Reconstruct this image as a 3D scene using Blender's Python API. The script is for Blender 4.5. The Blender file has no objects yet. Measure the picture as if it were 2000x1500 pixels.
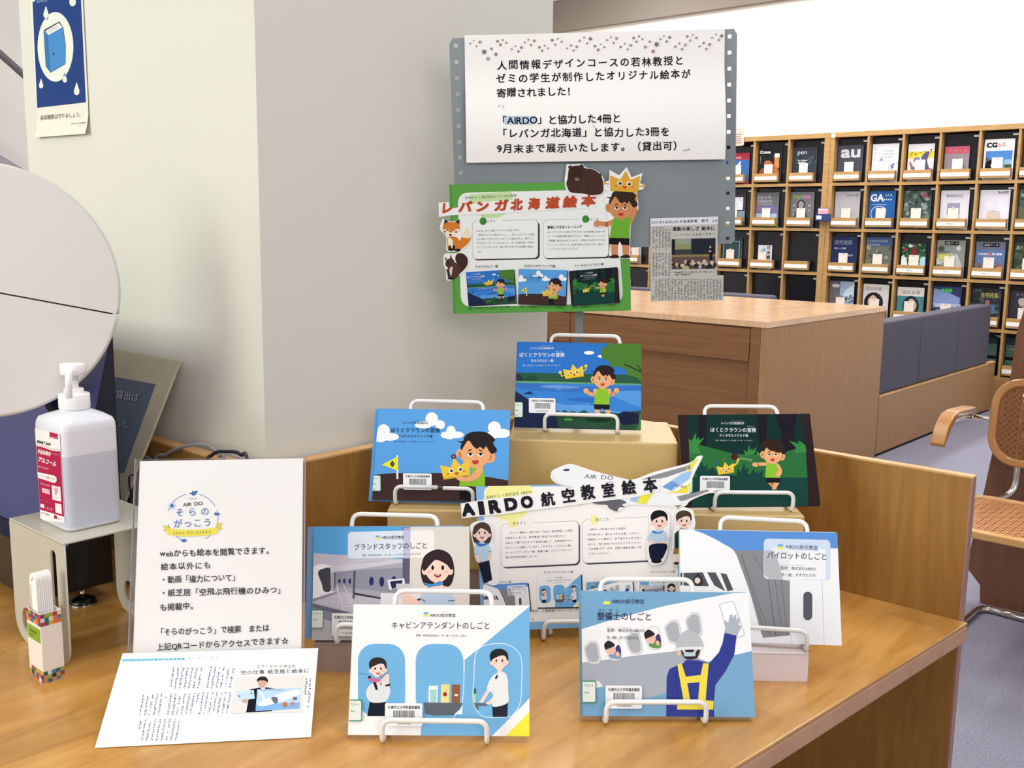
import bpy, math, random
from mathutils import Matrix, Vector
random.seed(7)
sc = bpy.context.scene
C = sc.collection
R = math.radians

# ---------------------------------------------------------------- camera
H = 1.35                      # eye height above the floor
FPX, PITCH, ROLL, YAW = 1978.0, 9.04, 0.75, 41.4
def _basis():
    y, p, r = R(YAW), R(PITCH), R(ROLL)
    fw = Vector((math.cos(y)*math.cos(p), math.sin(y)*math.cos(p), -math.sin(p)))
    rt = Vector((math.sin(y), -math.cos(y), 0)); up = rt.cross(fw)
    return math.cos(r)*rt + math.sin(r)*up, -math.sin(r)*rt + math.cos(r)*up, fw
RT, UP, FW = _basis()
EYE = Vector((0, 0, H))
cam = bpy.data.cameras.new('camera'); camo = bpy.data.objects.new('camera', cam); C.objects.link(camo)
camo.matrix_world = Matrix(((RT.x, UP.x, -FW.x, 0), (RT.y, UP.y, -FW.y, 0), (RT.z, UP.z, -FW.z, H), (0, 0, 0, 1)))
cam.sensor_width = 36; cam.lens = 36*FPX/2000; cam.clip_start = .05; cam.clip_end = 60
sc.camera = camo
def ray(x, y): return FW + (x-1000)/FPX*RT - (y-750)/FPX*UP
def pz(x, y, z):
    r = ray(x, y); return EYE + r*((z-H)/r.z)
def pp(x, y, ax, v):
    r = ray(x, y); return EYE + r*((v-EYE[ax])/r[ax])

# ---------------------------------------------------------------- light
w = bpy.data.worlds.new('world'); sc.world = w; w.use_nodes = True
w.node_tree.nodes['Background'].inputs[0].default_value = (1.0, .99, .985, 1)
w.node_tree.nodes['Background'].inputs[1].default_value = .55
def area(name, loc, rot, sx, sy, power, col):
    l = bpy.data.lights.new(name, 'AREA'); l.shape = 'RECTANGLE'; l.size = sx; l.size_y = sy
    l.energy = power; l.color = col
    o = bpy.data.objects.new(name, l); C.objects.link(o); o.location = loc; o.rotation_euler = rot
    return o
CEIL = 3.9
for i, (x, y, pw) in enumerate([(1.0, -.6, 17), (1.0, 1.0, 17), (2.9, .6, 30), (2.9, 2.6, 40), (5.2, 1.0, 56), (5.2, 3.4, 56), (7.2, 1.2, 54), (7.2, 3.4, 60), (7.0, 5.4, 54)]):
    area('ceiling_light', (x, y, CEIL-.12), (0, 0, 0), 1.25, .35, pw, (1, .99, .98))
area('window_light', (-2.4, 2.3, 2.1), (R(84), 0, R(-84)), 2.4, 1.6, 92, (.97, 1.0, .88))
area('pink_fill_light', (-1.2, -2.2, 2.3), (R(72), 0, R(-30)), 2.4, 1.2, 50, (1, .925, .965))  # unseen pinkish fill, added to lift the column's right face and the papers
sc.view_settings.view_transform = 'Standard'; sc.view_settings.look = 'None'
sc.view_settings.exposure = -0.1; sc.view_settings.gamma = 1.0; sc.view_settings.use_curve_mapping = False

# ---------------------------------------------------------------- materials
def lin(c):
    if isinstance(c, str): c = [int(c[i:i+2], 16)/255 for i in (0, 2, 4)]
    return tuple((v/12.92 if v <= .04045 else ((v+.055)/1.055)**2.4) for v in c)
def mat(name, col, rough=.5, metal=0, spec=.5, bump=None, noise=None, trans=0, alpha=1, coat=0):
    m = bpy.data.materials.new(name); m.use_nodes = True; nt = m.node_tree; b = nt.nodes['Principled BSDF']
    c = lin(col); b.inputs['Base Color'].default_value = (*c, 1); b.inputs['Roughness'].default_value = rough
    b.inputs['Metallic'].default_value = metal; b.inputs['Specular IOR Level'].default_value = spec
    b.inputs['Transmission Weight'].default_value = trans; b.inputs['Alpha'].default_value = alpha
    b.inputs['Coat Weight'].default_value = coat
    if noise or bump:
        tc = nt.nodes.new('ShaderNodeTexCoord'); n = nt.nodes.new('ShaderNodeTexNoise'); nt.links.new(tc.outputs['Object'], n.inputs['Vector'])
        if noise:
            sc_, amt = noise; n.inputs['Scale'].default_value = sc_; n.inputs['Detail'].default_value = 4
            r = nt.nodes.new('ShaderNodeValToRGB'); r.color_ramp.elements[0].position = .3; r.color_ramp.elements[1].position = .7
            r.color_ramp.elements[0].color = (*[v*(1-amt) for v in c], 1); r.color_ramp.elements[1].color = (*[min(1, v*(1+amt)) for v in c], 1)
            nt.links.new(n.outputs['Fac'], r.inputs['Fac']); nt.links.new(r.outputs['Color'], b.inputs['Base Color'])
        if bump:
            n2 = nt.nodes.new('ShaderNodeTexNoise'); n2.inputs['Scale'].default_value = bump[0]; nt.links.new(tc.outputs['Object'], n2.inputs['Vector'])
            bp = nt.nodes.new('ShaderNodeBump'); bp.inputs['Strength'].default_value = bump[1]; bp.inputs['Distance'].default_value = .002
            nt.links.new(n2.outputs['Fac'], bp.inputs['Height']); nt.links.new(bp.outputs['Normal'], b.inputs['Normal'])
    return m
def wood(name, c1, c2, grain=(1, 1, 12), rough=.35, scale=14, coat=0, planks=0):
    m = bpy.data.materials.new(name); m.use_nodes = True; nt = m.node_tree; b = nt.nodes['Principled BSDF']
    tc = nt.nodes.new('ShaderNodeTexCoord'); mp = nt.nodes.new('ShaderNodeMapping'); mp.inputs['Scale'].default_value = grain
    nt.links.new(tc.outputs['Object'], mp.inputs['Vector'])
    n = nt.nodes.new('ShaderNodeTexNoise'); n.inputs['Scale'].default_value = scale; n.inputs['Detail'].default_value = 6; n.inputs['Roughness'].default_value = .6
    n.inputs['Distortion'].default_value = .4
    nt.links.new(mp.outputs[0], n.inputs['Vector'])
    r = nt.nodes.new('ShaderNodeValToRGB'); r.color_ramp.elements[0].position = .32; r.color_ramp.elements[1].position = .68
    r.color_ramp.elements[0].color = (*lin(c1), 1); r.color_ramp.elements[1].color = (*lin(c2), 1)
    nt.links.new(n.outputs['Fac'], r.inputs['Fac']); out = r.outputs['Color']
    if planks:
        br = nt.nodes.new('ShaderNodeTexBrick'); br.inputs['Scale'].default_value = 1; br.inputs['Mortar Size'].default_value = 0
        br.inputs['Brick Width'].default_value = .42; br.inputs['Row Height'].default_value = .075
        br.inputs['Color1'].default_value = (.82, .82, .82, 1); br.inputs['Color2'].default_value = (1.12, 1.1, 1.06, 1)
        m2 = nt.nodes.new('ShaderNodeMapping'); m2.inputs['Rotation'].default_value = (0, 0, planks if planks != 1 else 0)
        nt.links.new(tc.outputs['Object'], m2.inputs['Vector']); nt.links.new(m2.outputs[0], br.inputs['Vector'])
        mx = nt.nodes.new('ShaderNodeMix'); mx.data_type = 'RGBA'; mx.blend_type = 'MULTIPLY'; mx.inputs[0].default_value = .8
        nt.links.new(out, mx.inputs[6]); nt.links.new(br.outputs['Color'], mx.inputs[7]); out = mx.outputs[2]
    nt.links.new(out, b.inputs['Base Color']); b.inputs['Roughness'].default_value = rough; b.inputs['Coat Weight'].default_value = coat
    b.inputs['Coat Roughness'].default_value = .15
    return m
M = {}
M['desk'] = wood('maple_desk_top', 'b98339', 'd2a05a', (1, 5, 1), .3, 7, .35, .08)
M['edge'] = wood('maple_edge', 'b98a66', 'c79c7c', (1, 6, 1), .35, 9)
M['panel'] = wood('partition_veneer', '8f6429', 'a27534', (10, 10, 1), .5, 8)
M['trim'] = wood('partition_top_edge', 'c89656', 'dcb078', (1, 1, 1), .45, 14)
M['endgrain'] = wood('partition_end', '9a7266', 'a87f72', (8, 8, 1), .5, 9)
M['counter'] = wood('counter_veneer', '7a502e', '8c6038', (3, 1, 22), .42, 3)
M['counter_v'] = wood('counter_side_veneer', '9a7348', 'a98056', (14, 14, 1), .45, 4)
M['ctop'] = wood('counter_top', 'd2a87e', 'e8c39c', (1, 7, 1), .22, 4, .4)  # light wood top, glare painted into its paler tone
M['shelf'] = wood('shelf_oak', 'ac8550', 'c09a64', (1, 1, 6), .45, 10)
M['chairwood'] = wood('bent_beech', 'a8743e', 'bb884a', (2, 2, 2), .28, 6, .4)
M['card'] = mat('tan_wrapping_paper', 'c9ad74', .33, 0, .5, (40, .12), (9, .035))
M['cardtop'] = M['card']
M['white'] = mat('white_paint', 'f1eee9', .45)
M['wire'] = mat('white_coated_wire', 'e9eaea', .28, 0, .5)
M['scuff'] = mat('bare_wire', '4a4648', .4, .6)
M['paper'] = mat('white_paper', 'f4f4f1', .6, 0, .3)
M['pages'] = mat('page_block', 'efe2d0', .7)
M['colL'] = mat('column_paint', 'dddcd2', .7, 0, .25, (120, .08))
M['wall'] = mat('wall_paint', 'f4efe8', .8, 0, .2)
M['soffit'] = mat('shaded_soffit', '8f877e', .8, 0, .2)  # darkened so the upper band looks shaded
M['carpet'] = mat('carpet_pile', '8d8c9c', .95, 0, .1, (700, .6), (160, .22))
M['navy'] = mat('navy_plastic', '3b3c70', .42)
M['navyd'] = mat('dark_and_shaded_navy', '14162c', .5)
M['disc'] = mat('offwhite_plastic', 'd9d6d1', .33, 0, .5)
M['cream'] = mat('shaded_cream_metal', 'bfbbae', .35, 0, .5)  # cream dulled, the navy machine's shadow worked into the colour
M['black'] = mat('black_plastic', '0c0c10', .25)
M['chrome'] = mat('chrome', 'd8d4d0', .12, 1)
M['grey'] = mat('grey_board_metal', '7d878a', .42, .3, .5, None, (6, .06))
M['greyfab'] = mat('grey_upholstery', '565460', .8, 0, .3, (300, .2), (60, .06))
M['dark'] = mat('dark_door_panel', '15141d', .22, 0, .5)
M['plaque'] = mat('aged_paper', 'b2aa92', .7, 0, .3, None, (14, .08))
M['cable'] = mat('grey_cable', '8f908e', .5); M['cableb'] = mat('black_cable', '1c1d2c', .4)
M['bin'] = mat('blue_bin', '263c7c', .4)
M['frost'] = mat('frosted_acrylic', 'efe4e6', .35, 0, .5, trans=.08, coat=.3)
M['smoke'] = mat('smoked_acrylic', 'b4a6a2', .2, 0, .5, trans=.12, coat=.3)
def clear(name, col, a):
    m = bpy.data.materials.new(name); m.use_nodes = True; nt = m.node_tree
    for n in list(nt.nodes): nt.nodes.remove(n)
    o = nt.nodes.new('ShaderNodeOutputMaterial'); t = nt.nodes.new('ShaderNodeBsdfTransparent'); g = nt.nodes.new('ShaderNodeBsdfGlossy'); mx = nt.nodes.new('ShaderNodeMixShader')
    t.inputs[0].default_value = (*lin(col), 1); g.inputs['Roughness'].default_value = .08; mx.inputs[0].default_value = a
    nt.links.new(t.outputs[0], mx.inputs[1]); nt.links.new(g.outputs[0], mx.inputs[2]); nt.links.new(mx.outputs[0], o.inputs[0])
    return m
M['clear'] = clear('clear_acrylic', 'fefeff', .04)
M['bottle'] = mat('translucent_bottle', 'e4e6ee', .35, 0, .5, trans=.06)
M['liquid'] = mat('sanitizer_liquid', 'c9cdda', .3, 0, .5, trans=.05)
M['pump'] = mat('white_pump_plastic', 'f4f3f4', .3)
def printmat(name, rough, coat):
    m = bpy.data.materials.new(name); m.use_nodes = True; nt = m.node_tree; b = nt.nodes['Principled BSDF']
    a = nt.nodes.new('ShaderNodeAttribute'); a.attribute_name = 'Col'; nt.links.new(a.outputs['Color'], b.inputs['Base Color'])
    b.inputs['Roughness'].default_value = rough; b.inputs['Coat Weight'].default_value = coat; b.inputs['Specular IOR Level'].default_value = .07
    b.inputs['Coat Roughness'].default_value = .12
    return m
M['print'] = printmat('printed_ink', .5, 0); M['gloss'] = printmat('glossy_print', .3, .02)

# ---------------------------------------------------------------- mesh helpers
def tag(o, label=None, cat=None, group=None, kind=None):
    if label: o['label'] = label
    if cat: o['category'] = cat
    if group: o['group'] = group
    if kind: o['kind'] = kind
    return o
def meshobj(name, vs, fs, m, parent=None, smooth=False, bevel=0, mw=None):
    me = bpy.data.meshes.new(name); me.from_pydata([tuple(v) for v in vs], [], fs); me.update()
    if m: me.materials.append(m)
    o = bpy.data.objects.new(name, me); C.objects.link(o)
    if parent: o.parent = parent
    if smooth:
        for p in me.polygons: p.use_smooth = True
    if bevel:
        b = o.modifiers.new('bevel', 'BEVEL'); b.width = bevel; b.segments = 3; b.limit_method = 'ANGLE'; b.angle_limit = R(40)
        for p in me.polygons: p.use_smooth = True
        try: me.set_sharp_from_angle(angle=R(35))
        except Exception: pass
    return o
def empty(name, loc=(0, 0, 0), rz=0, mtx=None):
    o = bpy.data.objects.new(name, None); C.objects.link(o); o.empty_display_size = .05
    if mtx is not None: o.matrix_world = mtx
    else: o.location = loc; o.rotation_euler = (0, 0, rz)
    return o
def boxg(x0, x1, y0, y1, z0, z1):
    v = [(x, y, z) for z in (z0, z1) for y in (y0, y1) for x in (x0, x1)]
    return v, [(0, 2, 3, 1), (4, 5, 7, 6), (0, 1, 5, 4), (1, 3, 7, 5), (3, 2, 6, 7), (2, 0, 4, 6)]
def box(name, x0, x1, y0, y1, z0, z1, m, parent=None, bevel=0):
    v, f = boxg(min(x0, x1), max(x0, x1), min(y0, y1), max(y0, y1), min(z0, z1), max(z0, z1))
    return meshobj(name, v, f, m, parent, bevel=bevel)
def merge(parts):
    V, F = [], []
    for v, f in parts:
        k = len(V); V += list(v); F += [tuple(i+k for i in q) for q in f]
    return V, F
def prism(pts, a0, a1, ax):
    """2D polygon extruded along axis ax (0 x, 1 y, 2 z) between a0 and a1."""
    def P(p, a):
        return {0: (a, p[0], p[1]), 1: (p[0], a, p[1]), 2: (p[0], p[1], a)}[ax]
    n = len(pts); v = [P(p, a0) for p in pts]+[P(p, a1) for p in pts]
    f = [tuple(range(n)), tuple(range(2*n-1, n-1, -1))]+[(i, i+n, (i+1) % n+n, (i+1) % n) for i in range(n)]
    s = sum(pts[i][0]*pts[(i+1) % n][1]-pts[(i+1) % n][0]*pts[i][1] for i in range(n))
    flip = (s > 0) == (a1 > a0)
    if ax == 1: flip = not flip
    if flip: f = [tuple(reversed(q)) for q in f]
    f = [tuple(reversed(q)) for q in f] if False else f
    return v, f
def fixn(o):
    import bmesh
    bm = bmesh.new(); bm.from_mesh(o.data); bmesh.ops.recalc_face_normals(bm, faces=bm.faces); bm.to_mesh(o.data); bm.free(); return o
def roundpath(pts, r, n=6):
    """polyline with rounded corners"""
    pts = [Vector(p) for p in pts]; out = [pts[0]]
    for i in range(1, len(pts)-1):
        a, b, c = pts[i-1], pts[i], pts[i+1]; d1 = (a-b); d2 = (c-b)
        rr = min(r, d1.length*.49, d2.length*.49); p = b+d1.normalized()*rr; q = b+d2.normalized()*rr
        for k in range(n+1):
            t = k/n; out.append(p.lerp(b, t).lerp(b.lerp(q, t), t))
    out.append(pts[-1]); return out
def tubeg(path, r, seg=10, cap=True):
    P = [Vector(p) for p in path]; V, F = [], []
    t0 = (P[1]-P[0]).normalized(); n = t0.orthogonal().normalized()
    for i, p in enumerate(P):
        t = (P[min(i+1, len(P)-1)]-P[max(i-1, 0)]).normalized()
        n = (n-t*n.dot(t)); n = n.normalized() if n.length > 1e-6 else t.orthogonal().normalized(); b = t.cross(n)
        rr = r(i/(len(P)-1)) if callable(r) else r
        for k in range(seg):
            a = 2*math.pi*k/seg; V.append(p+n*math.cos(a)*rr+b*math.sin(a)*rr)
    for i in range(len(P)-1):
        for k in range(seg):
            F.append((i*seg+k, i*seg+(k+1) % seg, (i+1)*seg+(k+1) % seg, (i+1)*seg+k))
    if cap: F += [tuple(range(seg-1, -1, -1)), tuple(range((len(P)-1)*seg, len(P)*seg))]
    return V, F
def tube(name, path, r, m, parent=None, seg=10): return meshobj(name, *tubeg(path, r, seg), m, parent, smooth=True)
def latheg(prof, cx=0, cy=0, seg=28):
    V, F = [], []
    for (r, z) in prof:
        for k in range(seg):
            a = 2*math.pi*k/seg; V.append((cx+r*math.cos(a), cy+r*math.sin(a), z))
    for i in range(len(prof)-1):
        for k in range(seg): F.append((i*seg+k, i*seg+(k+1) % seg, (i+1)*seg+(k+1) % seg, (i+1)*seg+k))
    F += [tuple(range(seg-1, -1, -1)), tuple(range((len(prof)-1)*seg, len(prof)*seg))]
    return V, F
def lathe(name, prof, m, parent=None, cx=0, cy=0, seg=28): return meshobj(name, *latheg(prof, cx, cy, seg), m, parent, bevel=0, smooth=True)

# ---------------------------------------------------------------- flat print
_gl = {}
def glyph(ch, bold, res):
    k = (ch, bold, res)
    if k in _gl: return _gl[k]
    c = bpy.data.curves.new('g', 'FONT'); c.body = ch; c.resolution_u = res; c.fill_mode = 'FRONT'; c.offset = bold
    o = bpy.data.objects.new('g', c); me = o.to_mesh()
    vs = [(v.co.x, v.co.y) for v in me.vertices]; fs = [tuple(p.vertices) for p in me.polygons]
    o.to_mesh_clear(); bpy.data.objects.remove(o); bpy.data.curves.remove(c)
    if ord(ch) < 256 and vs:
        x0, x1 = min(v[0] for v in vs), max(v[0] for v in vs); adv = x1-x0+.09; vs = [(a-x0+.045, b) for a, b in vs]
    else: adv = 1.0 if ord(ch) > 255 else .4
    _gl[k] = (vs, fs, adv); return _gl[k]
def homog(q, w, h):
    """map quad TL,TR,BR,BL to a w x h rectangle centred on x, base at 0"""
    (x0, y0), (x1, y1), (x2, y2), (x3, y3) = q
    dx1, dx2, dy1, dy2 = x1-x2, x3-x2, y1-y2, y3-y2; sx, sy = x0-x1+x2-x3, y0-y1+y2-y3
    D = dx1*dy2-dx2*dy1; g = (sx*dy2-dx2*sy)/D; hh = (dx1*sy-sx*dy1)/D
    A = Matrix(((x1-x0+g*x1, x3-x0+hh*x3, x0), (y1-y0+g*y1, y3-y0+hh*y3, y0), (g, hh, 1))).inverted()
    def f(x, y):
        v = A @ Vector((x, y, 1)); s, t = v.x/v.z, v.y/v.z
        return ((s-.5)*w, (1-t)*h)
    return f
def smoothpts(pts, n=5):
    out = []; L = len(pts)
    for i in range(L):
        p0, p1, p2, p3 = pts[i-1], pts[i], pts[(i+1) % L], pts[(i+2) % L]
        for k in range(n):
            t = k/n
            out.append(tuple(.5*((2*p1[j])+(-p0[j]+p2[j])*t+(2*p0[j]-5*p1[j]+4*p2[j]-p3[j])*t*t+(-p0[j]+3*p1[j]-3*p2[j]+p3[j])*t**3) for j in (0, 1)))
    return out
EPS = 1.2e-5
class Art:
    def __init__(s, mapf, clip=None, y0=-.0004, eps=EPS):
        s.f = mapf; s.V = []; s.F = []; s.K = []; s.k = 0; s.clip = clip; s.y0 = y0; s.eps = eps; s.tf = None
    def _m(s, p):
        if s.tf: p = s.tf(*p)
        return s.f(*p)
    def _add(s, pts, col, raw=False):
        q = pts if raw else [s._m(p) for p in pts]
        if s.clip and not raw:
            x0, x1, z0, z1 = s.clip
            for ax, lim, sg in ((0, x0, 1), (0, x1, -1), (1, z0, 1), (1, z1, -1)):
                o = []
                for i in range(len(q)):
                    a, b = q[i-1], q[i]; ia, ib = sg*(a[ax]-lim) >= 0, sg*(b[ax]-lim) >= 0
                    if ia != ib:
                        t = (lim-a[ax])/(b[ax]-a[ax]); o.append((a[0]+t*(b[0]-a[0]), a[1]+t*(b[1]-a[1])))
                    if ib: o.append(b)
                q = o
                if len(q) < 3: return
        y = s.y0-s.k*s.eps; n = len(s.V); s.V += [(a, y, b) for a, b in q]; ar = sum(q[i-1][0]*q[i][1]-q[i][0]*q[i-1][1] for i in range(len(q)))
        ids = list(range(n, n+len(q)))
        s.F.append(tuple(ids if ar > 0 else reversed(ids))); s.K.append(lin(col))
    def P(s, pts, col): s.k += 1; s._add(pts, col)
    def S(s, pts, col, n=5): s.k += 1; s._add(smoothpts(pts, n), col)
    def E(s, cx, cy, rx, ry, col, rot=0, n=20, a0=0, a1=360):
        s.k += 1; c, d = math.cos(R(rot)), math.sin(R(rot)); o = []
        m = n if a1-a0 >= 360 else n+1
        for i in range(m):
            a = R(a0+(a1-a0)*i/n); x, y = rx*math.cos(a), ry*math.sin(a); o.append((cx+x*c-y*d, cy+x*d+y*c))
        s._add(o, col)
    def B(s, x0, y0, x1, y1, col, r=0, sh=0):
        """box, optionally rounded; sh = rise of y per x"""
        s.k += 1
        if not r: o = [(x0, y0), (x1, y0), (x1, y1), (x0, y1)]
        else:
            o = []
            for cx, cy, a in ((x1-r, y0+r, -90), (x1-r, y1-r, 0), (x0+r, y1-r, 90), (x0+r, y0+r, 180)):
                for k in range(6): o.append((cx+r*math.cos(R(a+18*k)), cy+r*math.sin(R(a+18*k))))
        s._add([(x, y+sh*(x-x0)) for x, y in o], col)
    def L(s, pts, w, col, cap=False):
        s.k += 1
        for i in range(len(pts)-1):
            (x0, y0), (x1, y1) = pts[i], pts[i+1]; d = math.hypot(x1-x0, y1-y0) or 1; nx, ny = -(y1-y0)/d*w/2, (x1-x0)/d*w/2
            ex, ey = (x1-x0)/d*w*.25, (y1-y0)/d*w*.25
            s._add([(x0+nx-ex, y0+ny-ey), (x1+nx+ex, y1+ny+ey), (x1-nx+ex, y1-ny+ey), (x0-nx-ex, y0-ny-ey)], col)
    def T(s, x0, y0, x1, y1, size, txt, col, bold=0, res=2, wide=1.0, jit=0, slant=0):
        """text on a baseline from (x0,y0) to (x1,y1), glyph height size"""
        s.k += 1; g = [glyph(c, 0, res) for c in txt]; tot = sum(q[2] for q in g); d = math.hypot(x1-x0, y1-y0); ux, uy = (x1-x0)/d, (y1-y0)/d
        adv = d/tot; sx = min(adv, size*wide); pos = 0; K = lin(col)
        for vs, fs, a in g:
            off = pos*adv+(a*adv-a*sx)/2; n = len(s.V); y = s.y0-s.k*s.eps; dj = random.uniform(-jit, jit)*size; aj = random.uniform(-jit, jit)*1.5
            sh = [(0, 0)] if bold < .0035 else ([(-bold, bold*.6), (bold, -bold*.6)] if bold < .013 else [(-bold, -bold), (bold, -bold), (-bold, bold), (bold, bold)] if bold < .025 else [(i*bold, j*bold) for i in (-1, 0, 1) for j in (-1, 0, 1)])
            kk = 0
            for (bx_, by_) in sh:
                n = len(s.V); y = s.y0-(s.k+kk)*s.eps; kk += 1
                for (vx, vy) in vs:
                    X, Y = off+(vx+bx_)*sx+vy*size*slant, (vy+by_)*size+dj+vx*aj*size; p = (x0+ux*X+uy*Y, y0+uy*X-ux*Y)
                    a2, b2 = s._m(p); s.V.append((a2, y, b2))
                for f in fs: s.F.append(tuple(i+n for i in f)); s.K.append(K)
            pos += a
        s.k += kk
    def VT(s, x, y, dx, dy, size, txt, col, bold=0, res=1):
        """vertical text starting at (x,y), stepping by (dx,dy) per glyph"""
        for i, c in enumerate(txt): s.T(x+dx*i, y+dy*i+size*.86, x+dx*i+size, y+dy*i+size*.86-.0001, size, c, col, bold, res); s.k -= 1
        s.k += 1
    def smear(s, x0, y0, x1, y1, size, col, vert=False, dens=.85, sx=0):
        """illegible small print: a row of stroke-like marks"""
        s.k += 1; d = math.hypot(x1-x0, y1-y0); n = max(1, int(d/size)); ux, uy = (x1-x0)/d, (y1-y0)/d
        for i in range(n):
            if random.random() > dens: continue
            cx, cy = x0+ux*(i+.5)*size, y0+uy*(i+.5)*size
            for k in range(4):
                a, b = random.uniform(-.42, .1)*size, random.uniform(-.36, .3)*size
                if random.random() < .5: a2, b2 = a+random.uniform(.35, .75)*size, b+.15*size
                else: a2, b2 = a+.15*size, b+random.uniform(.35, .75)*size
                s._add([(cx+a, cy+b), (cx+a2, cy+b), (cx+a2, cy+b2), (cx+a, cy+b2)], col)
    def build(s, name, parent, m=None, inv=True):
        me = bpy.data.meshes.new(name); me.from_pydata(s.V, [], s.F)
        at = me.attributes.new('Col', 'FLOAT_COLOR', 'FACE'); buf = []
        for k in s.K: buf += [k[0], k[1], k[2], 1.0]
        at.data.foreach_set('color', buf); me.materials.append(m or M['print']); me.update()
        o = bpy.data.objects.new(name, me); C.objects.link(o); o.parent = parent; return o
def pose(x, y, z, yaw, lean, roll):
    az = R(YAW-90+yaw)
    return Matrix.Translation((x, y, z)) @ Matrix.Rotation(az, 4, 'Z') @ Matrix.Rotation(-R(lean), 4, 'X') @ Matrix.Rotation(-R(roll), 4, 'Y')
def crop(x0, y0, s): return lambda x, y: (x0+x/s, y0+y/s)
def quadc(q, x0, y0, s): return [((x-x0)*s, (y-y0)*s) for x, y in q]
def onplane(mtx, off=0.0):
    """photo pixel -> (u, v) of the plane local y = off"""
    o = mtx @ Vector((0, off, 0)); n = (mtx.to_3x3() @ Vector((0, 1, 0))); inv = mtx.inverted()
    def f(x, y):
        r = ray(x, y); p = EYE+r*((o-EYE).dot(n)/r.dot(n)); l = inv @ p; return (l.x, l.z)
    return f
# ================================================================ setting
Zd = .755; PT = .982
def struct(name, *a, **k): o = a[0] if a else None; tag(o, kind='structure'); o.name = name; return o
struct('floor', box('floor', -4, 12, -5, 9.5, -.1, 0, M['carpet']))
struct('ceiling', box('ceiling', -4, 12, -5, 9.5, CEIL, CEIL+.1, M['wall']))
struct('wall_back', box('wall_back', 8.42, 8.55, -5, 9.4, 0, CEIL, M['wall']))
struct('wall_left', box('wall_left', -4, 8.42, 6.9, 7.0, 0, CEIL, M['white']))
struct('wall_middle', box('wall_middle', .885, 1.556, 1.28, 2.045, 0, CEIL-.002, M['colL']))
# band along the far wall, its dark grey standing in for shade up there
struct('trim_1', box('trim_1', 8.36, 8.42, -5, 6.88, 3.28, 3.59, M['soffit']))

# ---- stairs seen past the column on the far left
st = tag(empty('staircase', (2.3, 6.6, 0)), 'white staircase with grey handrails rising behind the column on the left', 'stairs')
def rel(o, p): p = Vector(p); return p-Vector(o.location)
a, b = pp(0, 105, 1, 6.5), pp(46, 146, 1, 6.5); d = (b-a)
tube('handrail', [rel(st, a-d*3), rel(st, b+d*4)], .022, mat('grey_rail', '6f686e', .4), st)
a, b = pp(0, 302, 1, 6.5), pp(60, 338, 1, 6.5); d = (b-a); p0, p1 = a-d*3, b+d*3
q = [rel(st, p0), rel(st, p1), rel(st, p1-Vector((0, 0, .06))), rel(st, p0-Vector((0, 0, .06)))]
v = [(x.x, x.y+k, x.z) for k in (0, .1) for x in q]
fixn(meshobj('stringer', v, [(0, 1, 2, 3), (7, 6, 5, 4), (0, 4, 5, 1), (1, 5, 6, 2), (2, 6, 7, 3), (3, 7, 4, 0)], mat('grey_stringer', 'a49fa8', .5), st))

# ---- reading desk wrapped round the column
dk = tag(empty('display_desk', (1.2, .9, 0)), 'honey maple built-in desk with veneered partitions around the column, holding the display', 'desk')
def child(o, par): o.parent = par; o.matrix_parent_inverse = Matrix.Translation(-Vector(par.location)); return o
pts = [(1.571, .448), (.938, .503), (.42, .552), (.12, .95), (.12, 2.6), (.85, 2.6), (.85, 1.25), (1.571, 1.25)]
def slab(name, pts, z0, z1, m, bevel=0):
    n = len(pts); v = [(x, y, z1) for x, y in pts]+[(x, y, z0) for x, y in pts]
    s = sum(pts[i][0]*pts[(i+1) % n][1]-pts[(i+1) % n][0]*pts[i][1] for i in range(n))
    f = [tuple(range(n)), tuple(range(2*n-1, n-1, -1))]+[(i, i+n, (i+1) % n+n, (i+1) % n) for i in range(n)]
    if s < 0: f = [tuple(reversed(k)) for k in f]
    o = fixn(meshobj(name, v, f, m)); 
    if bevel:
        b = o.modifiers.new('bevel', 'BEVEL'); b.width = bevel; b.segments = 4; b.limit_method = 'ANGLE'; b.angle_limit = R(50)
        for p in o.data.polygons: p.use_smooth = True
        o.data.set_sharp_from_angle(angle=R(35))
    return o
ins = [(1.571, .46), (.94, .515), (.43, .562), (.135, .955), (.135, 2.6), (.85, 2.6), (.85, 1.25), (1.571, 1.25)]
child(slab('desk_top', pts, Zd-.004, Zd, M['desk'], .0035), dk)
child(slab('edge_moulding', pts, Zd-.032, Zd-.0045, M['edge'], .004), dk)
child(box('partition_panel', .85, .872, 1.25, 2.6, 0, PT-.003, M['panel']), dk)
child(box('partition_panel', .872, 1.571, 1.25, 1.272, 0, PT-.003, M['panel']), dk)
child(box('partition_panel', 1.571, 1.588, .462, 1.272, 0, PT-.003, M['panel']), dk)
child(box('top_strip', .85, .872, 1.25, 2.6, PT-.003, PT, M['trim']), dk)
child(box('top_strip', .872, 1.571, 1.25, 1.272, PT-.003, PT, M['trim']), dk)
child(box('top_strip', 1.571, 1.588, .459, 1.272, PT-.003, PT, M['trim']), dk)
child(box('end_strip', 1.571, 1.588, .459, .462, 0, PT-.003, M['endgrain']), dk)
child(box('support_panel', .30, .32, .70, 2.6, 0, Zd-.032, M['panel']), dk)

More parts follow.
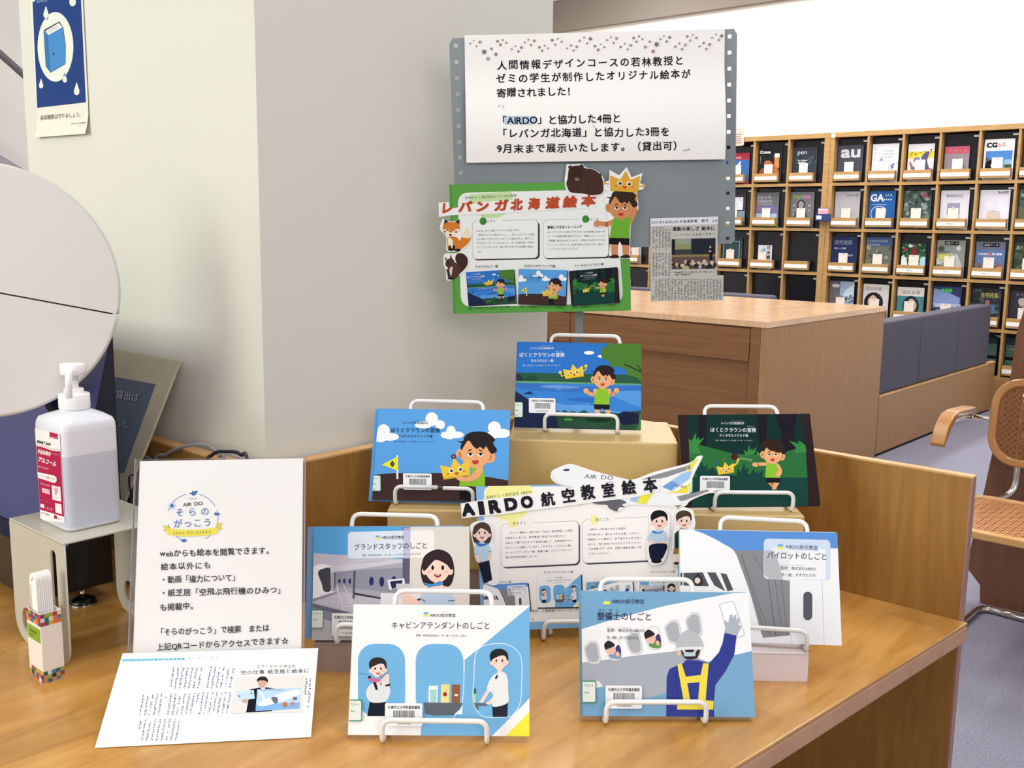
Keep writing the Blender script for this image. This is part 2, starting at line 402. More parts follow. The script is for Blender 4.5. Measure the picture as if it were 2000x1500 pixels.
# ---- carrel counter behind
cn = tag(empty('reading_counter', (5.1, 3.3, 0)), 'brown wooden counter with pale top and wide drawer fronts standing behind the display', 'counter')
Y0, X0, X1 = 2.265, 4.396, 5.83
child(box('counter_top', X0-.004, X1+.004, Y0-.003, 4.9, .872, .9, M['ctop']), cn)
child(box('side_panel', X0+.001, X1, Y0, Y0+.03, 0, .872, M['counter_v']), cn)
child(box('corner_post', X0, X0+.03, Y0+.031, Y0+.085, 0, .872, M['counter']), cn)
child(box('drawer_front', X0, X0+.02, Y0+.09, 3.45, .702, .862, M['counter'], bevel=.002), cn)
child(box('drawer_front', X0, X0+.02, 3.456, 4.65, .702, .862, M['counter'], bevel=.002), cn)
child(box('front_panel', X0+.022, X0+.042, Y0+.086, 4.85, 0, .872, M['counter']), cn)
child(box('back_panel', X1-.03, X1, Y0+.031, 4.85, 0, .872, M['counter']), cn)
# ---- bench
bn = tag(empty('bench', (6.95, 2.4, 0)), 'long wooden bench with a grey upholstered back of three panels beside the counter', 'bench')
child(box('base_panel', X1+.01, 8.04, Y0, Y0+.03, .02, .362, M['counter_v']), bn)
child(box('top_strip', X1+.01, 8.04, Y0-.002, Y0+.032, .362, .374, M['trim']), bn)
child(box('plinth', X1+.01, 7.9, Y0+.02, Y0+.6, 0, .02, M['black']), bn)
child(box('seat', X1+.01, 8.0, Y0+.14, Y0+.62, .03, .43, M['greyfab'], bevel=.01), bn)
for a, b in ((X1+.008, 6.46), (6.464, 7.17), (7.174, 7.86)):
    child(box('back_cushion', a, b, Y0+.004, Y0+.12, .376, .806, M['greyfab'], bevel=.012), bn)
b2 = tag(empty('bench', (6.6, 3.9, 0)), 'grey bench back whose top edge shows just beyond the pale counter top', 'bench')
child(box('back_cushion', 6.45, 6.58, 3.32, 5.0, .3, .872, M['greyfab'], bevel=.02), b2)
child(box('base', 6.45, 7.0, 3.32, 5.0, 0, .3, M['counter']), b2)

# ---- wooden partition behind the chair
pl = [(2000, 605), (1986, 647), (1975, 726), (1935, 898), (1923, 954), (1903, 1036), (1888, 1108), (1914, 1143), (1914, 1176)]
P2 = [(.2, 1.16), (.96, 1.16)]+[(pp(x, y, 0, 3.79).y, max(0, pp(x, y, 0, 3.79).z)) for x, y in pl]+[(.2, 0)]
P2[-2] = (P2[-2][0], 0.0)
cp = fixn(meshobj('carrel_partition', *prism(P2, 3.79, 3.83, 0), wood('carrel_veneer', '6e4630', '7d5238', (10, 10, 1), .5, 6)))
tag(cp, 'tall brown wooden partition with a shaped edge standing behind the cane chair', 'partition')

# ---- cane chair
ch = tag(empty('cane_chair', (3.4, .83, 0)), 'tubular chrome armchair with woven cane seat and back, right of the desk', 'chair')
CX0, CX1, CY0, CY1 = 3.13, 3.60, .605, 1.055
def rr2(x0, x1, y0, y1, r, n=6):
    o = []
    for cx, cy, a in ((x1-r, y0+r, -90), (x1-r, y1-r, 0), (x0+r, y1-r, 90), (x0+r, y0+r, 180)):
        for k in range(n+1): o.append((cx+r*math.cos(R(a+90*k/n)), cy+r*math.sin(R(a+90*k/n))))
    return o
def ringprism(outer, inner, f):
    """closed frame between two outlines, f(p, s) gives 3D point, s in 0/1 thickness"""
    n = len(outer); V = [f(p, 0) for p in outer]+[f(p, 0) for p in inner]+[f(p, 1) for p in outer]+[f(p, 1) for p in inner]; F = []
    for i in range(n):
        j = (i+1) % n
        F += [(i, j, n+j, n+i), (2*n+i, 3*n+i, 3*n+j, 2*n+j), (i, 2*n+i, 2*n+j, j), (n+i, n+j, 3*n+j, 3*n+i)]
    return V, F
def cane(x0, x1, y0, y1, f, r, step=.021):
    """woven cane: straight pairs and diagonals as thin strips clipped to a rounded rectangle"""
    V, F = [], []
    def inside(x, y):
        dx = max(x0+r-x, 0, x-(x1-r)); dy = max(y0+r-y, 0, y-(y1-r)); return x0 <= x <= x1 and y0 <= y <= y1 and dx*dx+dy*dy <= r*r
    def strip(ax, ay, bx, by, w, h):
        ts = [k/60 for k in range(61) if inside(ax+(bx-ax)*k/60, ay+(by-ay)*k/60)]
        if len(ts) < 2: return
        p, q = (ax+(bx-ax)*ts[0], ay+(by-ay)*ts[0]), (ax+(bx-ax)*ts[-1], ay+(by-ay)*ts[-1]); d = math.hypot(q[0]-p[0], q[1]-p[1])
        if d < .004: return
        nx, ny = -(q[1]-p[1])/d*w/2, (q[0]-p[0])/d*w/2; n = len(V)
        for z in (h, h-.0012):
            for (a, b) in ((p[0]+nx, p[1]+ny), (q[0]+nx, q[1]+ny), (q[0]-nx, q[1]-ny), (p[0]-nx, p[1]-ny)): V.append(f((a, b), z))
        F.extend([(n, n+1, n+2, n+3), (n+7, n+6, n+5, n+4), (n, n+4, n+5, n+1), (n+2, n+6, n+7, n+3)])
    k = 0; x = x0+step/2
    while x < x1:
        strip(x-.0026, y0, x-.0026, y1, .0032, .0); strip(x+.0026, y0, x+.0026, y1, .0032, .0); x += step
    y = y0+step/2
    while y < y1:
        strip(x0, y-.0026, x1, y-.0026, .0032, .0008); strip(x0, y+.0026, x1, y+.0026, .0032, .0008); y += step
    L = (x1-x0)+(y1-y0); c = -(y1-y0)
    while c < (x1-x0):
        strip(x0+c, y0, x0+c+(y1-y0), y1, .0050, .0016); strip(x0+c+(y1-y0), y0, x0+c, y1, .0050, .0022); c += step
    return V, F
fs = lambda p, s: (p[0], p[1], .452-.024*s)
child(fixn(meshobj('seat_frame', *ringprism(rr2(CX0, CX1, CY0, CY1, .07), rr2(CX0+.03, CX1-.03, CY0+.03, CY1-.03, .05), fs), M['trim'], bevel=.004)), ch)
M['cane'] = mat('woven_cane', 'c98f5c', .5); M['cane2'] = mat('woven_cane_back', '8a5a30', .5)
child(meshobj('cane_seat', *cane(CX0+.028, CX1-.028, CY0+.028, CY1-.028, lambda p, h: (p[0], p[1], .446+h), .05), M['cane']), ch)['kind'] = 'stuff'
BZ0, BZ1, BX = .548, .85, 3.665
bf = lambda p, s: (BX+(p[1]-BZ0)*.10-.0+.022*s, p[0], p[1])
child(fixn(meshobj('back_frame', *ringprism(rr2(CY0-.005, CY1-.015, BZ0, BZ1, .1, 8), rr2(CY0+.022, CY1-.042, BZ0+.027, BZ1-.027, .075, 8), bf), M['chairwood'], bevel=.006)), ch)
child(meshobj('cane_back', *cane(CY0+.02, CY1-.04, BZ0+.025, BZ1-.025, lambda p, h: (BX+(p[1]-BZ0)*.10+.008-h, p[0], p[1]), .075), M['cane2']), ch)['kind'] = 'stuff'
for y in (CY1-.03, CY0+.03):
    s = 1 if y > .8 else -1
    child(tube('tube_frame', roundpath([(3.70, .83, .013), (3.715, y, .013), (3.14, y, .013), (3.10, y, .425), (CX1-.02, y, .425), (3.698, y-s*.085, .445), (3.706, y-s*.085, .55), (3.732, y-s*.085, .80)], .06), .0125, M['chrome'], seg=12), ch)
    yo = 1.137 if s > 0 else .523
    child(tube('arm_tube', roundpath([(3.705, y-s*.04, .69), (3.77, yo-s*.02, .685), (3.75, yo, .687), (3.60, yo, .69), (3.54, yo, .665)], .04), .011, M['chrome'], seg=10), ch)
    prof = [(3.775, .70), (3.62, .705), (3.57, .70), (3.53, .678), (3.485, .633), (3.475, .618), (3.463, .632), (3.50, .69), (3.555, .722), (3.61, .729), (3.775, .722)]
    child(fixn(meshobj('armrest', *prism(prof, yo-.024, yo+.024, 1), M['chairwood'], bevel=.004)), ch)
# ================================================================ magazine racks
BZ = [1.709, 1.338, .972, .606, .250]
def rack(label, ya, yb, divs, sideL, sideR, rows_with_ledge):
    r = tag(empty('magazine_rack', (8.25, (ya+yb)/2, 0)), label, 'shelf', 'magazine display racks along the far wall')
    child(box('side_panel', 8.1, 8.4, ya, ya-sideL, 0, 2.074, M['shelf']), r)
    child(box('side_panel', 8.1, 8.4, yb+sideR, yb, 0, 2.074, M['shelf']), r)
    child(box('top_board', 8.098, 8.4, ya, yb, 2.074, 2.112, M['shelf']), r)
    child(box('rear_panel', 8.385, 8.4, ya-sideL, yb+sideR, .02, 2.074, M['dark']), r)
    child(box('base_board', 8.1, 8.385, ya-sideL, yb+sideR, 0, .226, M['counter_v']), r)
    edges = [ya-sideL]+divs+[yb+sideR]
    for z in BZ: child(box('shelf_board', 8.1, 8.385, ya-sideL, yb+sideR, z-.024, z, M['shelf']), r)
    for d in divs:
        for i, z in enumerate(BZ):
            child(box('divider', 8.102, 8.385, d+.009, d-.009, z, (2.074 if i == 0 else BZ[i-1]-.024), M['shelf']), r)
    for c in range(len(edges)-1):
        y0, y1 = edges[c]-(.009 if c else 0), edges[c+1]+(.009 if c < len(edges)-2 else 0)
        for i, z in enumerate(BZ):
            zt = (2.074 if i == 0 else BZ[i-1]-.024)
            dp = child(box('door_panel', 8.165, 8.18, y0-.001, y1+.001, z, zt-.012, M['dark']), r)
            t = box('tag', 8.158, 8.164, y1+.055, y1+.010, zt-.04, zt-.026, M['paper']); t.parent = dp
            if rows_with_ledge == 'all' or (c, i) in rows_with_ledge:
                ld = child(box('ledge', 8.088, 8.128, y0-.012, y0-.012-.212, z+.016, z+.088, M['shelf'], bevel=.001), r)
                ls = box('label_strip', 8.0855, 8.088, y0-.013, y0-.012-.211, z+.032, z+.062, M['paper']); ls.parent = ld
    return r, edges
U2, E2 = rack('oak magazine rack with six columns nearest the right edge of the photo', 3.692, 1.936, [3.376, 3.095, 2.812, 2.524, 2.249], .036, .034, 'all')
led1 = {(c, i) for c in range(7) for i in (0, 1, 2)} | {(c, 4) for c in range(7)}
U1, E1 = rack('oak magazine rack left of the tall joint, half hidden by the notice board', 5.82, 3.695, [5.43, 5.07, 4.705, 4.384, 4.061], .04, .05, {(c, i) for c in range(6) for i in (0, 1, 2, 4)})

class MagArt(Art): pass
def mag(unit, col, row, label, draw, w=.21, h=.297, base='f0eeee', slip=(62, 140, 92), slipcol='e9e3dc', dx=0, title=None):
    E_, z = (E2 if unit == 2 else E1), BZ[row]
    yl = E_[col]-(.009 if col else 0)
    yc = yl-.012-.105-dx
    mt = pose(8.150, yc, z+.004, -YAW, 0.0, 0)
    t = tag(empty('magazine', mtx=mt), label, 'magazine', 'magazines in the display racks')
    meshobj('pages', *boxg(-w/2+.001, w/2-.001, .0012, .0058, .001, h-.001), M['pages'], t)
    v, f = merge([boxg(-w/2, w/2, 0, .001, 0, h), boxg(-w/2, w/2, .006, .007, 0, h), boxg(-w/2-.0008, -w/2, 0, .007, 0, h)])
    a = Art(lambda x, y: ((x-w*500)/1000, h-y/1000), (-w/2, w/2, 0, h), -.0003, 2.5e-5)
    a.B(0, 0, w*1000, h*1000, base); draw(a)
    meshobj('cover', v, f, mcol(base), t); a.build('cover_print', t, M['gloss'])
    if slip:
        x0, x1, hh = slip; x0, x1 = (x0-w*500)/1000, (x1-w*500)/1000
        meshobj('slip_card', *boxg(x0, x1, -.010, -.0092, .02, .088+hh/1000*.82), mcol(slipcol), t)
        b = Art(lambda x, y: (x, y), None, -.0103)
        z0 = .088+hh/1000*.82
        b.B((x0+x1)/2-.012, z0-.009, (x0+x1)/2+.012, z0-.006, '8a8580'); b.B(x0+.004, z0-.053, x1-.004, z0-.0525, 'b8b0a8')
        s_ = b.build('slip_print', t)
        # name on the ledge strip
    if title:
        c = Art(lambda x, y: ((x-106)/1000, -y/1000), None, -.0655)
        c.T(106-len(title)*6, -40, 106+len(title)*6, -40, 11, title, '6a6a74', res=1); c.build('ledge_print', t)
    return t
_mc = {}
def mcol(h, rough=.5):
    if h not in _mc: _mc[h] = mat('paint_'+h, h, rough)
    return _mc[h]
def noise_patches(a, x0, y0, x1, y1, cols, n, smin, smax, seed):
    rnd = random.Random(seed)
    for i in range(n):
        cx, cy, s = rnd.uniform(x0, x1), rnd.uniform(y0, y1), rnd.uniform(smin, smax)
        a.S([(cx+s*rnd.uniform(.5, 1)*math.cos(k*1.047), cy+s*rnd.uniform(.5, 1)*math.sin(k*1.047)) for k in range(6)], rnd.choice(cols), 3)
def d_au(a):
    a.T(22, 95, 190, 95, 130, 'au', 'c9cbd0', .03, 3, 2)
    for k in range(9): a.L([(105, 130), (20+k*22, 280)], 3, ['6d7488', '8890a0', '555c70'][k % 3])
def d_axis(a):
    rnd = random.Random(3)
    for k in range(16):
        x, y = rnd.uniform(5, 195), rnd.uniform(110, 280); a.P([(x, y), (x+rnd.uniform(10, 30), y-rnd.uniform(10, 40)), (x+rnd.uniform(20, 50), y+rnd.uniform(-10, 20)), (x+10, y+30)], rnd.choice(['7f9fd0', '5f86c4', 'c9d8ee', '9fb6dc', 'e9e4d4']))
    for i, s in enumerate(['CITIZEN', 'CENTERED', 'DESIGN']): a.T(85, 62+i*24, 85+len(s)*11.5, 62+i*24, 15, s, '50566a', .01)
    for i, s in enumerate('AXIS'): a.T(12, 50+i*26, 30, 50+i*26, 28, s, '9a9fb0', 0)
def d_brain(a):
    a.B(0, 58, 210, 110, 'e2c84a'); a.T(8, 92, 150, 72, 30, 'ブレーン', '1c1c20', .02); a.T(165, 68, 190, 64, 34, '7', '1c1c20', .02)
    a.E(70, 120, 26, 20, '7c7aa8'); a.S([(20, 130), (40, 165), (60, 185), (40, 215), (30, 190), (15, 150)], '8a6a78'); a.S([(110, 90), (150, 60), (165, 70), (150, 130), (170, 200), (140, 260), (130, 160), (105, 130)], '5a5884'); a.S([(165, 190), (190, 190), (200, 210), (185, 230), (160, 215)], '8a6a78')
def d_pink(a):
    a.B(0, 0, 200, 55, 'b85a6c'); a.T(20, 40, 170, 40, 22, '写真工業', 'c97a88'); a.E(85, 100, 14, 18, '7a6a6c'); a.S([(60, 120), (90, 105), (115, 140), (160, 145), (160, 160), (100, 165), (65, 160)], '8a7878')
def d_cg(a):
    a.T(15, 58, 90, 58, 46, 'CG', '16161a', .05, 3, 1.4); a.T(92, 58, 150, 58, 46, '60', 'b84a4c', 0, 3)
    a.B(15, 85, 200, 245, '4f86c8'); a.B(15, 150, 200, 245, '8fb4dc'); a.P([(15, 130), (60, 150), (110, 200), (15, 245)], '5a5c60'); a.S([(20, 170), (60, 150), (90, 170), (95, 215), (40, 235), (15, 215)], '1c1e22', 4); a.B(150, 185, 200, 215, '3f5c3a'); a.B(120, 212, 200, 245, '6f8a5c'); a.E(60, 190, 8, 5, 'f4f4f0')
def d_teal(a): a.B(0, 0, 210, 297, '2c4c50'); a.B(20, 40, 120, 200, '3f6a6c'); a.T(15, 50, 120, 50, 30, '建築と', 'b9c9c4')
def d_detail(a): a.T(95, 40, 190, 40, 24, 'ディテール', '3c3c44', .02); a.T(60, 170, 150, 155, 46, '天井', 'a9a49c', 0, 2); a.T(150, 195, 190, 190, 18, '特集', 'a0a0a4'); a.B(60, 80, 62, 240, 'c0c0c2')
def d_ga(a):
    a.T(8, 78, 118, 78, 78, 'GA', 'f2f4f6', .03, 3, 1.6); a.T(130, 40, 185, 40, 24, '170', 'e6ecf6', .02); a.T(105, 72, 185, 72, 18, 'JAPAN', 'e6ecf6', .02); a.B(30, 104, 140, 108, 'c9d8ee')
    a.L(smoothpts([(30, 210), (25, 150), (60, 122), (110, 124), (140, 150), (125, 210)], 4)[:-4], 5, 'e9eef6'); a.T(60, 155, 115, 155, 16, '都市', 'e9eef6')
def d_forest(a):
    noise_patches(a, 0, 0, 210, 297, ['4c6258', '6f8078', '384c44', '8a9a94', '2f3f3a'], 60, 10, 30, 5); a.P([(100, 60), (165, 250), (45, 250)], '4c4c50'); a.P([(100, 60), (112, 95), (85, 105)], '2f3034'); a.T(130, 50, 190, 50, 44, 'GA', 'a8404c', .02)
def d_museum(a): a.T(35, 52, 165, 52, 28, '博物館研究', '6a6a7a', .01); a.B(15, 66, 190, 68, 'c9c9d4'); a.B(50, 95, 145, 180, '9a9ab0'); a.B(90, 120, 102, 160, 'c9cfe0'); a.T(60, 200, 140, 200, 12, '第57巻', '6a6a7a')
def d_idea(a):
    rnd = random.Random(4)
    for k in range(14):
        x, y = rnd.uniform(10, 190), rnd.uniform(40, 260); a.L(smoothpts([(x, y), (x+rnd.uniform(-50, 50), y+rnd.uniform(10, 60)), (x+rnd.uniform(-60, 60), y+rnd.uniform(30, 90))], 5)[:-5], 1.6, rnd.choice(['d0a0b4', 'a9c9d8', 'b0b0d0', 'b8d4c4']))
    a.T(120, 30, 195, 30, 24, 'アイデア', '1e1e26', .04, slant=.2)
def d_house(a): a.T(15, 62, 170, 62, 40, '住宅建築', '9fa8be', 0); a.T(18, 102, 120, 102, 17, '暮らしと風景', 'c9d0e4', .01); a.T(70, 160, 180, 158, 17, 'まちの建築', 'c9d0e4', .01); a.B(150, 10, 190, 14, '4c6a9c'); a.B(0, 250, 210, 256, 'a85a4c')
def d_land(a):
    a.B(0, 0, 210, 70, '4a5c86'); a.T(5, 38, 175, 38, 22, 'LANDSCAPE', 'c9d0dc', .01); a.T(5, 66, 110, 66, 22, 'DESIGN', 'c9d0dc', .01)
    noise_patches(a, 0, 75, 210, 297, ['6c7468', '8c9488', '50584c', 'a0a898', '7a806c'], 50, 8, 24, 6)
def d_jungle(a): noise_patches(a, 0, 0, 190, 250, ['2f5c3c', '4c8a4c', '1e3c2c', '9c3c44', 'c9e0e4', '7ab0c4', '6cb44c'], 70, 8, 24, 9); a.S([(85, 40), (120, 60), (125, 130), (95, 160), (70, 130)], '8a2c38'); a.S([(0, 130), (40, 120), (50, 220), (0, 260)], 'e4ecf0'); a.S([(150, 120), (190, 110), (190, 240), (150, 220)], 'a9d8e8')
def d_archi(a): noise_patches(a, 0, 30, 210, 297, ['8a928e', 'a9b0ac', '6c746c', 'c9ccc8', '4c544c'], 46, 10, 30, 10); a.B(55, 8, 160, 36, '1c1c20'); a.T(60, 30, 155, 30, 18, '日経アーキ', 'd8d8dc', .01); a.T(12, 98, 100, 94, 18, 'ベンチャー', '2c2c30', .02); a.B(14, 108, 100, 148, 'c9c864'); a.S([(140, 100), (175, 150), (200, 240), (120, 290), (20, 290), (120, 190)], 'b8bcbc')
def d_archi2(a):
    a.B(0, 60, 210, 175, '5f7aa8'); a.B(0, 165, 210, 297, '7a7078'); a.B(50, 10, 165, 38, '1c1c20'); a.T(56, 32, 160, 32, 19, '日経アーキ', 'd8d8dc', .01); a.T(18, 100, 190, 98, 19, '日本沖縄復興の建築', 'e9ecf4', .02); a.T(80, 100, 120, 99, 20, '復興', 'c04a4c', .02)
    for k in range(5): a.P([(20+k*34, 240), (34+k*34, 150+k*6 % 20), (48+k*34, 240)], '6a4a50')
    a.E(180, 200, 25, 18, 'c98a5c')
def d_shinken(a): a.B(0, 0, 210, 297, '3c4470'); a.P([(0, 20), (110, 45), (200, 85), (200, 150), (0, 150)], '8a9fd4'); a.B(0, 135, 210, 165, 'b4c4e4'); noise_patches(a, 0, 160, 210, 297, ['3c4c6c', '50607c', '8a98b0', '2c3850'], 26, 8, 28, 12); a.T(55, 45, 140, 42, 30, '新建築', '5ad05c', .03)
def d_jutaku(a): noise_patches(a, 0, 20, 210, 260, ['3a4246', '4c5a58', '5a6c64', '2c3034'], 40, 8, 28, 13); a.T(62, 68, 190, 68, 42, '住宅特集', 'c9bf74', .01); a.B(120, 120, 170, 190, '4c7a9c'); a.B(100, 90, 130, 130, '9c6a60')
def d_interior(a): a.P([(90, 0), (210, 0), (210, 297), (90, 297)], '9ab0c8'); a.P([(150, 60), (210, 20), (210, 120), (110, 120)], 'c9dcec'); noise_patches(a, 90, 120, 205, 240, ['4c5c6c', '6c7c8c', '3c444c', 'b0c0d0'], 30, 5, 15, 14); a.B(30, 70, 90, 150, '6c6c70'); a.E(50, 40, 32, 16, 'b8b8b8'); a.T(25, 48, 85, 48, 22, '商店建築', 'e9e9ea', .01)
def face(a, cx, cy, s, hair, skin): a.E(cx, cy, 52*s, 66*s, hair); a.S([(cx-34*s, cy-20*s), (cx, cy-52*s), (cx+34*s, cy-20*s), (cx+30*s, cy+20*s), (cx, cy+50*s), (cx-30*s, cy+20*s)], skin); a.L([(cx-20*s, cy), (cx-8*s, cy)], 3*s, '3a2c2c'); a.L([(cx+8*s, cy), (cx+20*s, cy)], 3*s, '3a2c2c'); a.L([(cx-8*s, cy+28*s), (cx+8*s, cy+28*s)], 3*s, 'a0605c')
def d_senden(a): a.T(20, 48, 150, 48, 32, '宣伝会議', '5c5c60', .0); a.E(90, 150, 80, 85, '2c3440'); face(a, 85, 150, 1.2, '1e242c', 'd8b094')
def d_senden2(a): a.B(0, 0, 210, 70, 'e4e0d8'); a.T(36, 52, 180, 52, 32, '宣伝会議', '5c5c64', 0); a.B(0, 70, 210, 297, '4f8a90'); a.E(110, 150, 66, 84, '2f4a50'); face(a, 115, 150, 1.15, '28333a', 'd8c0a8')
def d_chair(a): a.B(0, 0, 210, 297, '3c3c46'); a.T(30, 36, 160, 36, 22, '商店建築', '8a8a94'); a.S([(60, 60), (130, 50), (190, 60), (190, 100), (130, 120), (70, 110)], 'c0b0a8'); a.B(70, 110, 180, 118, '8a7c78'); a.L([(90, 118), (120, 150)], 6, 'b8b0b0'); a.B(110, 150, 200, 160, 'c9c4c4')
def d_green(a): noise_patches(a, 0, 0, 210, 297, ['384c3c', '4c6450', '2c3c30', '5c7058'], 40, 10, 30, 15); a.T(10, 50, 110, 50, 30, '庭と建築', 'c9d4b4', .01)
def d_stripes(a): a.B(0, 60, 210, 150, '46605a'); a.B(0, 150, 210, 175, '18141c'); a.B(0, 175, 210, 297, '4a6a62'); a.E(80, 90, 60, 8, '6c8a60'); a.E(120, 210, 50, 9, '7c9a70')
R2 = 'in the right-hand rack'
mag(2, 0, 0, 'charcoal magazine with huge pale lowercase letters, top row beside the rack joint', d_au, base='4a4c58', title='a+u 建築')
mag(2, 1, 0, 'white magazine with blue shard shapes, top row of the right rack', d_axis, base='e4e4ea', title='AXIS')
mag(2, 2, 0, 'white magazine with a yellow band and purple figures, top row', d_brain, base='d8d8da', w=.2, h=.285, title='ブレーン')
mag(2, 3, 0, 'small grey magazine with a dusty red top band, top row', d_pink, base='8f868e', w=.18, h=.255, dx=-.012, title='日本工芸')
mag(2, 4, 0, 'white magazine with a blue sky and car photo, top row', d_cg, base='eeeef0', title='カーグラフィック')
mag(2, 5, 0, 'teal magazine at the right edge of the photo, top row', d_teal, base='3c5c5c')
mag(2, 0, 1, 'pale grey magazine with faint brushed characters, second row beside the rack joint', d_detail, base='b4b4ba', title='ディテール')
mag(2, 1, 1, 'bright blue magazine with large white letters, second row', d_ga, base='2f62a8', title='GA JAPAN')
mag(2, 2, 1, 'forest photo magazine with a dark pointed roof, second row', d_forest, base='4c5c58', title='GA HOUSES')
mag(2, 3, 1, 'white journal with a grey square picture in the middle, second row', d_museum, base='dcdce6', title='博物館研究')
mag(2, 4, 1, 'white magazine covered with fine pastel scribbled lines, second row', d_idea, base='e2e2ec', slip=(62, 142, 70), slipcol='c9bfb4', title='アイデア')
mag(2, 5, 1, 'olive brown magazine at the right edge of the photo, second row', d_green, base='6a6a5c')
mag(2, 0, 2, 'navy magazine with pale blue title characters, third row beside the rack joint', d_house, base='2c3860', title='住宅建築')
mag(2, 1, 2, 'magazine with a blue title band over grey green foliage, third row', d_land, base='6a7068', title='ランドスケープ')
mag(2, 2, 2, 'small colourful green and red jungle cover magazine, third row', d_jungle, base='2c4c3c', w=.19, h=.255, title='建築知識')
mag(2, 3, 2, 'grey green magazine with a yellow patch and a winding road, third row', d_archi, base='8a908c', h=.285, title='日経アーキ')
mag(2, 4, 2, 'dusk blue magazine with a white headline and towers, third row', d_archi2, base='6c7488', h=.28, title='日経アーキ')
mag(2, 5, 2, 'dark green foliage magazine at the right edge, third row', d_green, base='3c4c40', h=.28)
mag(2, 0, 3, 'grey and ice blue interior photo magazine, fourth row beside the rack joint', d_interior, base='6a6670')
mag(2, 1, 3, 'white magazine with a dark-haired face, fourth row', d_senden, base='dcd8d4', h=.285, slip=(60, 140, 96))
mag(2, 2, 3, 'teal magazine with a pale top band and a face, fourth row', d_senden2, base='4f8a90', h=.275, title='宣伝会議')
mag(2, 3, 3, 'blue mountain view magazine with a green title, fourth row', d_shinken, base='3c4470')
mag(2, 4, 3, 'dark magazine with pale yellow title characters, fourth row', d_jutaku, base='363a40')
mag(2, 5, 3, 'charcoal magazine showing a beige chair, fourth row at the right edge', d_chair, base='3c3c46', h=.29)
mag(2, 4, 4, 'dark green striped magazine in the bottom row beside the bench end', d_stripes, base='2a3438', slip=None)
mag(2, 5, 4, 'dark green striped magazine in the bottom row at the right edge', d_stripes, base='2a3438', slip=None)
def d_pen(a): a.T(35, 58, 120, 58, 52, 'pen', 'c9cdd4', .01, 3, 1.4, slant=.1); noise_patches(a, 20, 90, 200, 240, ['3c4454', '4c5466', '485a6c', '30363f'], 30, 10, 26, 17); a.T(45, 115, 130, 115, 16, 'Mr.Children', 'e9ecf4', .03); a.T(45, 133, 115, 133, 14, '永遠に響く歌', 'e9ecf4', .03)
def d_tone(a): a.T(10, 40, 110, 40, 34, 'O.tone', 'f2f2f0', .04, 3); a.B(150, 60, 195, 165, 'c98a50', 6); a.B(148, 42, 197, 78, 'f0e6d8', 12); a.S([(60, 110), (100, 100), (150, 140), (190, 180), (200, 260), (120, 240), (60, 150)], 'b06a48'); a.S([(20, 180), (60, 170), (60, 250), (0, 260)], 'a04a34'); a.VT(14, 60, 0, 13, 12, '札幌夜の街', 'c9c9c9')
def d_newton(a): a.B(0, 0, 210, 60, 'a8384c'); a.T(10, 48, 130, 48, 34, 'Newton', 'e9c4c4', .01, 3); a.B(0, 60, 210, 250, '3c6cb0'); a.S([(60, 180), (90, 110), (130, 70), (120, 130), (140, 160), (90, 190)], 'e9d8cc')
def d_tarzan(a): a.T(15, 52, 175, 52, 44, 'Tarzan', '8ac43c', .03, 3); a.P([(100, 20), (180, 20), (180, 54), (100, 54)], '8a8c94'); a.T(100, 52, 178, 52, 44, 'zan', 'd87aa8', .03, 3); face(a, 95, 110, .7, '2c2c30', '9a9a9c'); a.S([(50, 170), (95, 145), (140, 170), (150, 220), (40, 220)], '4c4c50'); a.VT(18, 100, 0, 40, 24, 'ライフ', 'd8d8dc', .02); a.VT(160, 100, 0, 40, 24, 'ホン', 'd8d8dc', .02)
def d_signs(a): a.T(5, 52, 140, 50, 36, 'Signs&', 'b4b6be', .02, 3); a.T(5, 86, 150, 84, 36, 'Displays', 'b4b6be', .02, 3); a.B(10, 98, 150, 102, 'c9c9d0'); a.B(0, 115, 210, 240, '6c7498'); a.P([(10, 150), (25, 110), (45, 150)], 'b8589c'); a.P([(130, 150), (145, 105), (160, 150)], 'b8589c'); a.B(0, 180, 200, 225, 'a9bcd8'); a.B(0, 225, 210, 297, '7a9a54')
def d_yoco(a): a.B(10, 40, 190, 150, 'e4e4ee'); a.T(14, 74, 180, 74, 36, 'YOCO', '9a9cc0', 0, 3); a.T(30, 104, 150, 104, 22, 'ための', '6a6c80'); a.T(30, 134, 150, 134, 22, 'アイデア', '6a6c80'); a.B(0, 160, 210, 250, '7c94a4')
def d_frame(a): a.B(22, 30, 190, 285, '5cb0b0'); a.B(30, 38, 182, 285, '3c4c50'); a.T(80, 60, 120, 60, 30, '↓', '5cb0b0'); a.T(60, 140, 130, 140, 56, '中', 'e0e4e4', .01)
def d_small(a): a.B(0, 0, 130, 175, 'd8dae0'); a.S([(20, 60), (60, 20), (80, 70), (70, 110), (20, 110)], '8ab0c8'); a.E(40, 90, 22, 14, 'd8c06c'); a.VT(82, 6, 0, 40, 36, '日本語学', '2a2a30', .03)
def d_yellow(a): a.B(0, 0, 130, 175, 'c9a03c'); a.B(0, 0, 105, 60, 'dcdce0'); a.B(0, 60, 105, 120, '3c2428'); a.B(0, 120, 105, 175, 'eeeef0'); a.E(28, 18, 12, 8, '2c2c30'); a.B(35, 40, 80, 46, '50505a')
L1 = 'in the left rack'
mag(1, 5, 0, 'dark slate magazine with a pale italic title, top row left of the rack joint', d_pen, base='3a3f4b', title='ペン')
mag(1, 4, 0, 'black magazine showing a beer glass and hands, top row', d_tone, base='26292c', title='オトン')
mag(1, 3, 0, 'red and blue science magazine beside the notice board edge, top row', d_newton, base='a8384c', h=.27, dx=.02)
mag(1, 5, 1, 'grey magazine with a monochrome man and coloured title, second row', d_tarzan, base='74767c', title='ターザン')
